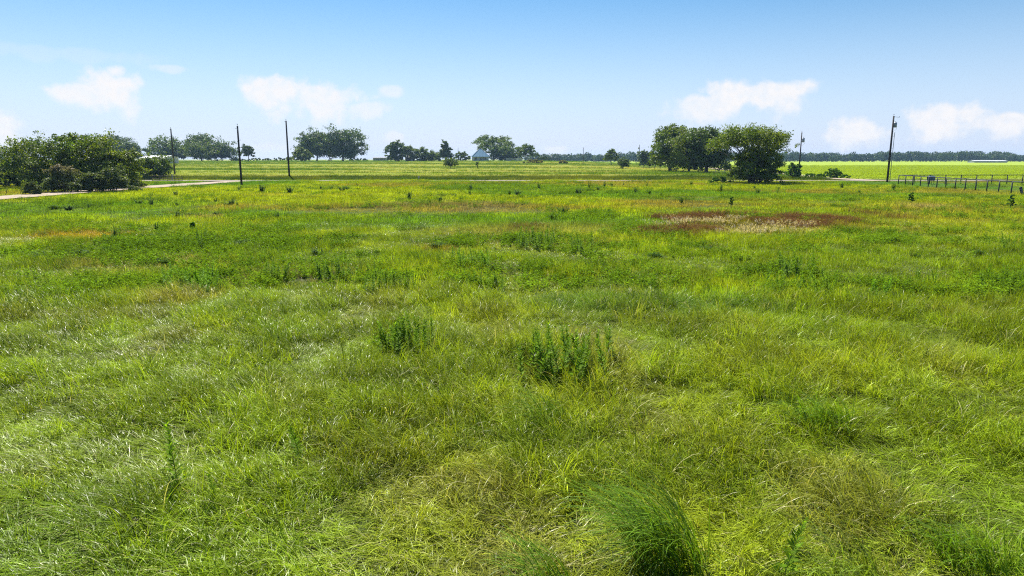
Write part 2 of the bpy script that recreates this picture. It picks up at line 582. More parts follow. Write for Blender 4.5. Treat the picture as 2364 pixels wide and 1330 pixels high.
def gn_scatter(name, pts, rotz, scl, idx, tint, meshes, label, cat=None, tilt=None):
    me = bpy.data.meshes.new(name)
    n = len(pts)
    me.vertices.add(n); me.vertices.foreach_set('co', np.asarray(pts, np.float32).ravel())
    rot = np.zeros((n, 3)); rot[:, 2] = rotz
    if tilt is not None: rot[:, :2] = tilt
    add_attrs(me, {'rot': rot, 'scl': scl, 'tint': np.concatenate([tint, np.ones((n, 1))], 1)})
    ia = me.attributes.new('idx', 'INT', 'POINT'); ia.data.foreach_set('value', np.asarray(idx, np.int32))
    ob = link(me, name)
    ng = bpy.data.node_groups.new(name + '_scatter', 'GeometryNodeTree')
    ng.interface.new_socket('Geometry', in_out='INPUT', socket_type='NodeSocketGeometry')
    ng.interface.new_socket('Geometry', in_out='OUTPUT', socket_type='NodeSocketGeometry')
    N, L = ng.nodes.new, ng.links.new
    gi, go = N('NodeGroupInput'), N('NodeGroupOutput')
    join = N('GeometryNodeJoinGeometry')
    for k, m in enumerate(meshes):
        src = bpy.data.objects.new('%s_source' % name, m)
        oi = N('GeometryNodeObjectInfo'); oi.inputs['Object'].default_value = src
        ti = N('GeometryNodeGeometryToInstance')
        L(oi.outputs['Geometry'], ti.inputs[0]); L(ti.outputs[0], join.inputs[0])

    def na(nm, ty):
        q = N('GeometryNodeInputNamedAttribute'); q.data_type = ty; q.inputs['Name'].default_value = nm
        return next(s for s in q.outputs if s.enabled and s.name == 'Attribute')
    iop = N('GeometryNodeInstanceOnPoints')
    L(gi.outputs[0], iop.inputs['Points']); L(join.outputs[0], iop.inputs['Instance'])
    iop.inputs['Pick Instance'].default_value = True
    L(na('idx', 'INT'), iop.inputs['Instance Index'])
    e2r = N('FunctionNodeEulerToRotation'); L(na('rot', 'FLOAT_VECTOR'), e2r.inputs[0])
    L(e2r.outputs[0], iop.inputs['Rotation'])
    L(na('scl', 'FLOAT_VECTOR'), iop.inputs['Scale'])
    L(iop.outputs[0], go.inputs[0])
    md = ob.modifiers.new('scatter', 'NODES'); md.node_group = ng
    for mm in {m.materials[0] for m in meshes}: me.materials.append(mm)
    tag(ob, label, cat, kind='stuff')
    return ob


def region(px0, py0, px1, py1):
    """Ground rectangle-ish ellipse seen between these pixels: centre and half sizes in metres."""
    c = gnd((px0 + px1) / 2, (py0 + py1) / 2)
    y0, y1 = gnd((px0 + px1) / 2, py1).y, gnd((px0 + px1) / 2, py0).y
    hw = (px1 - px0) / 2 / FPX * c.y
    return c.x, (y0 + y1) / 2, hw, (y1 - y0) / 2


C_LUSH, C_LUSH2, C_YEL = (.235, .325, .014), (.185, .305, .014), (.315, .365, .020)
C_GREEN, C_DEEP, C_TAN = (.230, .325, .014), (.145, .225, .014), (.420, .350, .110)
C_PAST, C_BRN, C_ORG, C_RUST = (.340, .410, .016), (.330, .260, .050), (.480, .300, .025), (.140, .065, .022)

PATCHES = [  # px box, colour, strength
    (1500, 496, 1980, 532, C_RUST, .6), (1440, 524, 1650, 548, C_RUST, .5), (2010, 488, 2080, 512, C_RUST, .4),
    (1180, 520, 1260, 545, C_RUST, .35),
    (1420, 458, 1680, 484, C_BRN, .75), (780, 464, 1260, 492, (.24, .19, .10), .8), (2050, 440, 2364, 452, (.36, .30, .06), .6),
    (2085, 472, 2210, 486, (.45, .36, .15), .9), (1950, 486, 2300, 520, C_BRN, .5), (100, 528, 320, 556, C_ORG, .8),
    (120, 590, 520, 632, C_TAN, .65), (480, 625, 830, 668, (.26, .20, .09), .7), (280, 676, 500, 700, C_TAN, .5), (900, 562, 1120, 580, (.28, .15, .05), .55),
    (420, 468, 620, 492, C_BRN, .55), (430, 496, 500, 506, C_TAN, .8),
    (560, 500, 1000, 540, (.15, .27, .02), .7), (0, 552, 700, 600, C_DEEP, .65), (560, 545, 1200, 566, C_DEEP, .6), (1280, 560, 2364, 620, C_GREEN, .8),
    (0, 640, 420, 690, C_GREEN, .8), (1000, 580, 1500, 640, C_GREEN, .7), (1900, 540, 2364, 570, C_DEEP, .5), (1300, 620, 1760, 660, (.20, .25, .04), .5),
    (1000, 425, 1400, 450, (.12, .27, .025), .6), (100, 466, 215, 488, C_DEEP, .55), (2090, 416, 2364, 446, (.10, .27, .03), .85), (300, 415, 700, 432, (.09, .25, .02), .8),
    (1100, 680, 1900, 740, (.13, .27, .02), .6), (100, 740, 260, 800, (.14, .16, .03), .4), (2050, 790, 2330, 850, (.26, .26, .05), .35),
]
REG = [(region(*p[:4]), p[4], p[5]) for p in PATCHES]


def mixc(a, b, f):
    f = np.clip(f, 0, 1)[:, None]
    return a * (1 - f) + np.asarray(b)[None] * f


def grass_colour(x, y):
    n = len(x)
    c = np.tile(np.array(C_LUSH), (n, 1))
    c = mixc(c, C_YEL, smooth(.48, .70, fbm(x * .16, y * .16, 21)) * .8)
    c = mixc(c, C_LUSH2, smooth(.5, .66, fbm(x * .3, y * .3, 33)) * .7)
    c = mixc(c, (.26, .22, .06), smooth(.62, .74, fbm(x * .5, y * .5, 41)) * .45)
    mid = smooth(17, 23, y + 3 * (fbm(x * .2, y * .2, 5) - .5))
    cm = np.tile(np.array(C_GREEN), (n, 1))
    cm = mixc(cm, C_PAST, smooth(.42, .62, fbm(x * .07, y * .14, 51)) * .85)
    cm = mixc(cm, C_TAN, smooth(.54, .70, fbm(x * .10, y * .22, 61)) * .6)
    cm = mixc(cm, C_DEEP, smooth(.58, .70, fbm(x * .13, y * .16, 71)) * .6)
    c = c * (1 - mid[:, None]) + cm * mid[:, None]
    far = smooth(36, 48, y + 8 * (fbm(x * .08, y * .08, 6) - .5))
    cf = np.tile(np.array(C_PAST), (n, 1))
    cf = mixc(cf, (.13, .27, .02), smooth(.46, .64, fbm(x * .05, y * .07, 81)) * .9)
    cf = mixc(cf, C_BRN, smooth(.50, .66, fbm(x * .05, y * .12, 91)) * .75)
    cf = mixc(cf, C_YEL, smooth(.55, .7, fbm(x * .2, y * .2, 97)) * .4)
    c = c * (1 - far[:, None]) + cf * far[:, None]
    for (cx, cy_, hw, hh), col, s in REG:
        r = np.sqrt(((x - cx) / hw) ** 2 + ((y - cy_) / hh) ** 2)
        f = (1 - smooth(.55, 1.1, r + 1.1 * (fbm(x * 30 / max(hw, 6) * .12, y * 30 / max(hh, 6) * .12, int(cx * 7) % 97) - .5)))
        c = mixc(c, col, f * s)
    return c


def off_road(x, y, m=0.0):
    k = np.abs(y - ROAD_Y) > 3.0 + m
    k &= ~((np.abs(x + 54) < 2.4 + m) & (y < 131)) & ~((x < -49) & (x > -57) & (y > 112) & (y < 130) & (np.abs(x + 52) < 2.6 + m))
    sx = np.interp(y, [128, 144, 165, 185, 230, 320], [69, 67, 69.5, 73, 76, 90])
    k &= ~((np.abs(x - sx) < 2.3 + m) & (y > 128) & (y < 320))
    return k


def sample(y0, y1, density, xmin=-9e9, xmax=9e9, margin=4.0):
    """Uniform random ground points over the wedge that the view and a step to its side can see."""
    hw1 = .80 * y1 + margin
    st = 1 / math.sqrt(density)
    gx, gy = np.meshgrid(np.arange(-hw1, hw1, st), np.arange(y0, y1, st))
    x = (gx + RNG.uniform(-.55, .55, gx.shape) * st).ravel(); y = (gy + RNG.uniform(-.55, .55, gx.shape) * st).ravel()
    k = (np.abs(x) < .80 * y + margin) & (x > xmin) & (x < xmax) & (y > y0)
    return x[k], y[k]


def place(x, y, dz=0.0):
    return np.stack([x, y, terrain(x, y) + dz], 1)


# drifts of low dark weeds: picture box of the drift, plants per square metre
LOW_BOXES = [((0, 556, 720, 604), 1.6), ((520, 546, 1320, 574), 1.8), ((0, 640, 420, 700), 2.2), ((350, 636, 540, 690), 4), ((590, 626, 960, 692), 3.2),
             ((1000, 584, 1520, 640), 1.6), ((1020, 650, 1180, 682), 4), ((1300, 556, 2364, 604), 1.3), ((1730, 620, 1960, 700), 3.6), ((1980, 636, 2400, 694), 2.4),
             ((870, 776, 1030, 836), 9), ((1180, 800, 1430, 896), 5), ((1900, 534, 2364, 566), 1.4), ((1250, 480, 1420, 515), 1.2), ((80, 466, 220, 490), 1.6),
             ((560, 428, 720, 440), .5), ((990, 424, 1420, 450), .35), ((540, 498, 620, 516), 1.5), ((1380, 660, 1560, 690), 1.8)]


def build_grass():
    tall = [tuft(100 + i, 470, .62, (.20, .56), .0115, mat=M_BLADE, bend=(.5, 2.3), seg=4, clump=22, cr=.07, windy=.55) for i in range(7)]
    mid = [tuft(200 + i, 520, 1.0, (.11, .32), .014, clump=34, cr=.06, mat=M_BLADE, bend=(.3, 1.2), windy=.45) for i in range(5)]
    past = [tuft(300 + i, 330, 1.7, (.10, .26), .026, clump=30, cr=.06, mat=M_PAST, bend=(.2, 1.0), windy=.3, seg=3) for i in range(5)]
    hay = [tuft(400 + i, 90, 1.9, (.14, .30), .07, mat=M_PAST, bend=(.2, .9), windy=.2, seg=2) for i in range(4)]
    low = [broadleaf(500 + i, 24, .5, .34, .12, M_PAST, 'low_weed', 10) for i in range(5)]
    crop = [broadleaf(600 + i, 46, 2.2, .42, .30, M_PAST, 'crop_plant', 5, .6) for i in range(4)]

    # tall grass, nearest
    x, y = sample(1.5, 24, 4.2)
    edge = 20.5 + 5 * (fbm(x * .18, y * .18, 12) - .5)
    k = y < edge
    x, y = x[k], y[k]
    c = grass_colour(x, y) * RNG.uniform(.55, 1.35, (len(x), 1))
    h = (.36 + 1.02 * smooth(.40, .62, .45 * fbm(x * .55, y * .55, 77) + .55 * fbm(x * 1.5, y * 1.5, 87))) * RNG.uniform(.75, 1.25, len(x))
    h = np.where(fbm(x * 1.1, y * 1.1, 177) > .40, h, h * .42)
    s = np.stack([.9 + .2 * h, .9 + .2 * h, h], 1)
    gn_scatter('tall_grass', place(x, y, -.01), RNG.normal(0, .7, len(x)) + .6 * (fbm(x * .12, y * .12, 15) - .5), s,
               RNG.integers(0, 7, len(x)), c, tall, 'lush tall green grass bent over by the wind', 'grass')

    # shorter meadow grass of the middle ground
    x, y = sample(17, 48, 1.6)
    edge = 20.0 + 5 * (fbm(x * .18, y * .18, 12) - .5)
    k = (y > edge - 1) & (y < 46 + 4 * (fbm(x * .1, y * .1, 19) - .5))
    x, y = x[k], y[k]
    c = grass_colour(x, y) * RNG.uniform(.6, 1.35, (len(x), 1))
    h = .45 + 1.0 * smooth(.3, .7, fbm(x * .45, y * .45, 78)) * RNG.uniform(.7, 1.25, len(x))
    gn_scatter('meadow_grass', place(x, y, -.01), RNG.normal(0, .5, len(x)), np.stack([h * 0 + 1, h * 0 + 1, h], 1),
               RNG.integers(0, 5, len(x)), c, mid, 'mixed green and straw coloured meadow grass', 'grass')

    # pasture to the road and a strip beyond
    x, y = sample(44, 136, .62)
    k = off_road(x, y, .2)
    x, y = x[k], y[k]
    c = grass_colour(x, y) * RNG.uniform(.65, 1.35, (len(x), 1))
    h = .45 + 1.15 * smooth(.3, .7, fbm(x * .3, y * .3, 79)) * RNG.uniform(.6, 1.4, len(x))
    inpen = (x > 60) & (y > 80) & (y < 128)
    h = np.where(inpen, h * .35, h)
    gn_scatter('pasture_grass', place(x, y, -.01), RNG.uniform(0, 6.3, len(x)), np.stack([h * 0 + 1, h * 0 + 1, h], 1),
               RNG.integers(0, 5, len(x)), c, past, 'short yellow green pasture grass up to the country road', 'grass')

    # low broadleaf weeds in drifts
    x, y = sample(15, 128, 1.6)
    d = fbm(x * .12, y * .17, 131)
    k = RNG.random(len(x)) < smooth(.50, .68, d) * np.where(y < 20, .25, 1) * np.where(y > 44, .2, 1) * off_road(x, y, 1)
    x, y = x[k], y[k]
    for box, den in LOW_BOXES:
        cx, cy_, hw, hh = region(*box)
        m = int(math.pi * hw * hh * den)
        a_, r_ = RNG.uniform(0, 6.283, m), np.sqrt(RNG.random(m))
        bx, by = cx + hw * r_ * np.cos(a_), cy_ + hh * r_ * np.sin(a_)
        kk = (fbm(bx * .35, by * .35, int(box[0]) % 83) > .48) & off_road(bx, by, 1.0) & (by < 120)
        x, y = np.concatenate([x, bx[kk]]), np.concatenate([y, by[kk]])
    c = mixc(np.tile(np.array((.062, .130, .010)), (len(x), 1)), (.165, .270, .014), fbm(x * .5, y * .5, 8)) * RNG.uniform(.75, 1.25, (len(x), 1))
    h = RNG.uniform(.7, 1.5, len(x)) * np.where(y > 44, 1.15, 1)
    gn_scatter('low_weeds', place(x, y), RNG.uniform(0, 6.3, len(x)), np.stack([h, h, h], 1), RNG.integers(0, 5, len(x)), c, low,
               'low leafy green weeds spreading through the meadow', 'weeds')

    # mown hay field behind the road
    x, y = sample(143, 490, .16, xmax=1e9)
    sx = np.interp(y, [128, 185, 230, 320, 600], [66, 71, 74, 88, 170])
    k = (x < sx) & (RNG.random(len(x)) < np.clip(260 / y, .3, 1))
    x, y = x[k], y[k]
    st = fbm(x * .012, y * .085, 201)
    c = np.tile(np.array((.23, .28, .022)), (len(x), 1))
    c = mixc(c, (.36, .31, .07), smooth(.45, .6, st) * .8)
    c = mixc(c, (.08, .16, .014), smooth(.54, .62, fbm(x * .014, y * .12, 211)) * .9)
    c = mixc(c, (.12, .24, .02), smooth(340, 420, y) * .6)
    c *= RNG.uniform(.8, 1.2, (len(x), 1))
    h = .5 + 1.6 * smooth(.54, .62, fbm(x * .014, y * .12, 211)) + RNG.uniform(0, .3, len(x))
    gn_scatter('hay_field_grass', place(x, y, -.01), RNG.uniform(0, 6.3, len(x)), np.stack([h * 0 + 1, h * 0 + 1, h], 1),
               RNG.integers(0, 4, len(x)), c, hay, 'mown hay field with tan and green streaks behind the road', 'grass')

    # rank verge beyond the road
    x = RNG.uniform(-115, 62, 1300); y = 136.5 + RNG.random(1300) ** 1.3 * 5
    c = mixc(np.tile(np.array((.075, .13, .018)), (len(x), 1)), (.17, .20, .03), smooth(.4, .65, fbm(x * .08, y * .3, 301))) * RNG.uniform(.75, 1.25, (len(x), 1))
    h = 2.2 + 2.0 * fbm(x * .15, y * .3, 302)
    gn_scatter('verge_grass', place(x, y, -.02), RNG.normal(0, .6, len(x)), np.stack([h * 0 + .9, h * 0 + .9, h], 1),
               RNG.integers(0, 5, len(x)), c, past, 'rank dark green grass on the bank along the road', 'grass')

    # ragged grass on the near side of the road
    x = RNG.uniform(-46, 120, 900); y = 124.6 + RNG.random(900) * 2.8
    c = grass_colour(x, y) * RNG.uniform(.7, 1.1, (len(x), 1))
    h = .7 + 1.5 * smooth(.4, .65, fbm(x * .12, y * .3, 312))
    gn_scatter('roadside_grass', place(x, y, -.02), RNG.normal(0, .6, len(x)), np.stack([h * 0 + .8, h * 0 + .8, h], 1),
               RNG.integers(0, 5, len(x)), c, past, 'ragged grass along the pasture side of the road', 'grass')

    # crop field
    x, y = sample(143, 420, .09)
    sx = np.interp(y, [128, 144, 165, 185, 230, 320, 600], [72, 72, 74, 78, 81, 95, 180])
    k = (x > sx) & (RNG.random(len(x)) < np.clip(220 / y, .2, 1))
    x, y = x[k], y[k]
    c = np.tile(np.array((.245, .325, .016)), (len(x), 1)) * RNG.uniform(.88, 1.12, (len(x), 1))
    h = RNG.uniform(.7, 1.1, len(x))
    gn_scatter('crop_leaves', place(x, y, -.02), RNG.uniform(0, 6.3, len(x)), np.stack([h * 0 + 1, h * 0 + 1, h], 1), RNG.integers(0, 4, len(x)), c, crop,
               'bright yellow green crop field reaching to the distant wood', 'crop')


build_grass()


def build_seed_heads():
    """Pale plumes over the dark rust coloured patch, and scattered in the dry grass by the pipe fence."""
    def plume_mesh(seed, tone):
        R = random.Random(seed); B = Blades(); cl = []
        for i in range(9):
            a = R.uniform(0, 6.28); rr = .8 * math.sqrt(R.random()); az = WIND + R.gauss(0, .4)
            hgt = R.uniform(.25, .5)
            b0 = len(B.v)
            B.blade((rr * math.cos(a), rr * math.sin(a), 0), hgt, az, .15, .5, .012, R.random(), 3)
            top = B.v[-1]
            cl += [(.22, .15, .06, 1)] * (len(B.v) - b0)
            b0 = len(B.v)
            for j in range(3):
                B.blade(top - np.array([0, 0, .05 * j]), R.uniform(.10, .18), az + R.gauss(0, .3), .7 + R.random() * .4, .7, .05, R.random(), 3, R.uniform(-1, 1))
            cl += [(*tone, 1)] * (len(B.v) - b0)
        return B.mesh('seed_plume', M_SEED, {'col': np.array(cl)})
    ms = [plume_mesh(i, (.56, .48, .36)) for i in range(3)]
    P = []
    for box, n in (((1490, 508, 1900, 546), 200), ((1530, 514, 1720, 540), 170)):
        cx, cy_, hw, hh = region(*box)
        for _ in range(n):
            a, r = RNG.uniform(0, 6.28), math.sqrt(RNG.random())
            P.append((cx + hw * r * math.cos(a), cy_ + hh * r * math.sin(a)))
    P = np.array(P)
    k = fbm(P[:, 0] * .6, P[:, 1] * .4, 401) > .52
    P = P[k]
    gn_scatter('seed_head_grass', place(P[:, 0], P[:, 1]), RNG.normal(0, .5, len(P)), np.ones((len(P), 3)) * RNG.uniform(.7, 1.1, (len(P), 1)),
               RNG.integers(0, 3, len(P)), np.ones((len(P), 3)), ms, 'pale feathery seed heads over the dark rust patch', 'grass')
    # rust coloured dead weeds
    dead = [broadleaf(700 + i, 26, .8, .5, .12, M_PAST, 'dead_weed', 9, .4) for i in range(3)]
    P = []
    for box, n in (((1480, 496, 1980, 530), 620), ((1450, 522, 1660, 548), 220), ((2010, 490, 2080, 510), 40), ((1185, 525, 1255, 542), 20)):
        cx, cy_, hw, hh = region(*box)
        for _ in range(n):
            a, r = RNG.uniform(0, 6.28), math.sqrt(RNG.random())
            P.append((cx + hw * r * math.cos(a), cy_ + hh * r * math.sin(a)))
    P = np.array(P)
    P = P[fbm(P[:, 0] * .45, P[:, 1] * .35, 411) > .50]
    c = np.array((.125, .060, .026))[None] * RNG.uniform(.6, 1.4, (len(P), 1)) + RNG.uniform(0, .02, (len(P), 3))
    gn_scatter('rust_weeds', place(P[:, 0], P[:, 1]), RNG.uniform(0, 6.3, len(P)), np.ones((len(P), 3)) * RNG.uniform(.6, 1.05, (len(P), 1)),
               RNG.integers(0, 3, len(P)), c, dead, 'dark rust brown dried weeds in one wide patch', 'weeds')


build_seed_heads()


# ------------------------------------------------------------------ trees
def leaf_cloud(R, P, out, size, cols, elong=.62):
    """Rhombic leaves at P with normals near OUT."""
    n = len(P)
    nr = out * .55 + R.normal(0, .65, (n, 3)) + np.array([0, 0, .35])
    nr /= np.linalg.norm(nr, axis=1)[:, None] + 1e-9
    t = np.cross(nr, R.normal(0, 1, (n, 3))); t /= np.linalg.norm(t, axis=1)[:, None] + 1e-9
    t[:, 2] -= .25
    b = np.cross(nr, t); b /= np.linalg.norm(b, axis=1)[:, None] + 1e-9
    s = (size * R.uniform(.6, 1.35, n))[:, None]
    V = np.stack([P - t * s * .5, P + b * s * .5 * elong, P + t * s * .55, P - b * s * .5 * elong], 1).reshape(-1, 3)
    C = np.repeat(np.concatenate([cols, np.ones((n, 1))], 1), 4, 0)
    r = np.repeat(R.random(n), 4)
    return V, C, r


GREENS = dict(oak=((.058, .112, .010), (.150, .205, .014)), dark=((.038, .078, .010), (.095, .145, .012)), lime=((.080, .140, .010), (.180, .225, .014)),
              cedar=((.070, .110, .028), (.135, .170, .044)), yellow=((.16, .17, .03), (.26, .23, .045)), weed=((.052, .145, .010), (.115, .225, .014)))


def make_tree(name, label, loc, H, W, style='round', seed=0, green='oak', leaf=.3, n=3000, cat='tree', group=None, gap=.42, lobes=None, trunk_r=None, tip=None, lean=0.0, clear=None):
    R = np.random.default_rng(seed); PR = random.Random(seed)
    n = int(n * (3.3 if leaf > .4 else 1.9)); leaf = leaf * (1.15 if leaf > .4 else 1.05)
    root = empty(name, loc, 0)
    tag(root, label, cat, group)
    rw = W / 2
    # lobe centres in the crown's envelope
    LB = []
    nl = lobes or {'round': 30, 'spread': 26, 'cone': 18, 'bush': 24, 'umbrella': 34, 'airy': 14, 'layer': 22}[style]
    for i in range(nl):
        a = 2.399963 * i + R.uniform(-.4, .4)
        u = (i + .5) / nl
        if style in ('round',):
            z0 = clear if clear is not None else .16
            z = z0 + (1 - z0 - .12) * u
            env = math.sqrt(max(0.05, 1 - ((u - .38) / .72) ** 2))
            rr = rw * env * R.uniform(.25, .76); s = rw * R.uniform(.30, .48)
        elif style == 'bush':
            z = .08 + .70 * u
            env = math.sqrt(max(.08, 1 - (u * .92) ** 2))
            rr = rw * env * R.uniform(.25, .80); s = min(rw, H * .6) * R.uniform(.28, .42)
        elif style == 'cone':
            z = .16 + .70 * u
            rr = rw * (1 - u * .85) * R.uniform(.3, .8); s = rw * R.uniform(.35, .5) * (1.15 - .6 * u)
        elif style in ('spread', 'umbrella', 'layer'):
            z0 = clear if clear is not None else (.52 if style == 'umbrella' else .22)
            z = z0 + (.90 - z0) * math.sqrt(u) if style == 'umbrella' else z0 + (.88 - z0) * u
            env = math.sqrt(max(.06, 1 - ((z - z0) / (1.02 - z0)) ** 2)) if style != 'spread' else math.sqrt(max(.1, 1 - ((u - .35) / .78) ** 2))
            rr = rw * env * R.uniform(.35, .85); s = rw * R.uniform(.20, .36)
        else:  # airy
            z = .30 + .60 * u
            rr = rw * R.uniform(.2, .8) * (1.1 - .5 * u); s = rw * R.uniform(.26, .42)
        LB.append((np.array([rr * math.cos(a) + lean * z * H, rr * math.sin(a) * .9, z * H]), s * np.array([1, 1, .62 if style in ('spread', 'umbrella', 'layer', 'airy') else .80])))
    # no lobe pokes out below the ground or above the height
    top = max(c[2] + s[2] for c, s in LB)
    for c, s in LB:
        c[2] *= 1.0
    k = (H) / top
    LB = [(np.array([c[0], c[1], c[2] * k]), s) for c, s in LB]
    g0, g1 = (np.array(q) for q in GREENS[green])
    tot = sum(s[0] * s[1] for _, s in LB)
    Vs, Cs, Rs = [], [], []
    for li, (c, s) in enumerate(LB):
        m = int(n * s[0] * s[1] / tot)
        # each lobe is a cluster of sprays, so the outline stays ragged
        ns = max(5, int(m / 34))
        d = R.normal(0, 1, (ns, 3)); d /= np.linalg.norm(d, axis=1)[:, None]
        d[:, 2] = np.where(d[:, 2] < -.3, -d[:, 2] * .5, d[:, 2])
        rad = R.uniform(.45, 1.0, ns) ** .7
        rad = np.where(R.random(ns) < .2, rad * 1.42, rad)
        spc = c + d * s * rad[:, None]
        keep = R.random(ns) > gap * .5
        spc, d = spc[keep], d[keep]
        if len(spc) == 0: continue
        pick = R.integers(0, len(spc), m)
        spr = s[0] * .34
        P = spc[pick] + R.normal(0, 1, (m, 3)) * spr * np.array([.55, .55, .32]) + d[pick] * (R.random((m, 1)) * spr * .8)
        P[:, 2] = np.maximum(P[:, 2], .05)
        hue = R.uniform(0, 1); hs = R.random(len(spc))[pick]
        f = np.clip(.5 * hue + .35 * hs + R.normal(0, .18, m), 0, 1)[:, None]
        cols = g0 * (1 - f) + g1 * f
        if tip is not None:
            tp = np.clip((P[:, 2] / H - .62) * 3 + R.normal(0, .25, m), 0, 1)[:, None]
            cols = cols * (1 - tp) + np.array(tip) * tp
        V, C, r = leaf_cloud(R, P, d[pick], leaf, cols)
        Vs.append(V); Cs.append(C); Rs.append(r)
    me = quad_mesh('crown', np.concatenate(Vs), 4, {'col': np.concatenate(Cs), 'rnd': np.concatenate(Rs)}, M_LEAF)
    link(me, 'crown', root)
    # trunk and limbs in one mesh
    mb = MB()
    tr = trunk_r or max(.04, .028 * H)
    if style == 'bush':
        for c, s in LB[::2]:
            b = Vector((c[0] * .15, c[1] * .15, -.05)); e = Vector(c)
            mb.tube([b, b.lerp(e, .5) + Vector((0, 0, .08 * H)), e], [tr * .6, tr * .4, tr * .12], 5)
    else:
        fork = H * {'round': .30, 'cone': .70, 'spread': .30, 'umbrella': .30, 'airy': .42, 'layer': .4}[style]
        fk = Vector((lean * fork, 0, fork))
        mb.tube([(0, 0, -.15), (0, 0, .02 * H), fk * .5 + Vector((R.normal(0, .01) * H, 0, 0)), fk], [tr * 1.45, tr * 1.1, tr * .92, tr * .72], 8)
        for c, s in LB:
            e = Vector(c); b = fk * PR.uniform(.75, 1.0)
            m_ = b.lerp(e, .5) + Vector((PR.gauss(0, .03) * H, PR.gauss(0, .03) * H, PR.uniform(-.02, .06) * H))
            mb.tube([b, m_, e], [tr * .42, tr * .26, tr * .07], 5)
    mb.build('trunk', M_BARK, root, True)
    return root


def tree_px(name, label, px, base, top, wpx, d=None, **kw):
    """base / top in picture rows fix the distance (or use d) and the height."""
    if d is None:
        g = gnd(px, base)
    else:
        q = at(px, base, d); g = on(q.x, d)
    t = at(px, top, g.y)
    H = t.z - g.z
    W = wpx * 1.16 / FPX * g.y
    return make_tree(name, label, g, H, W, **kw)


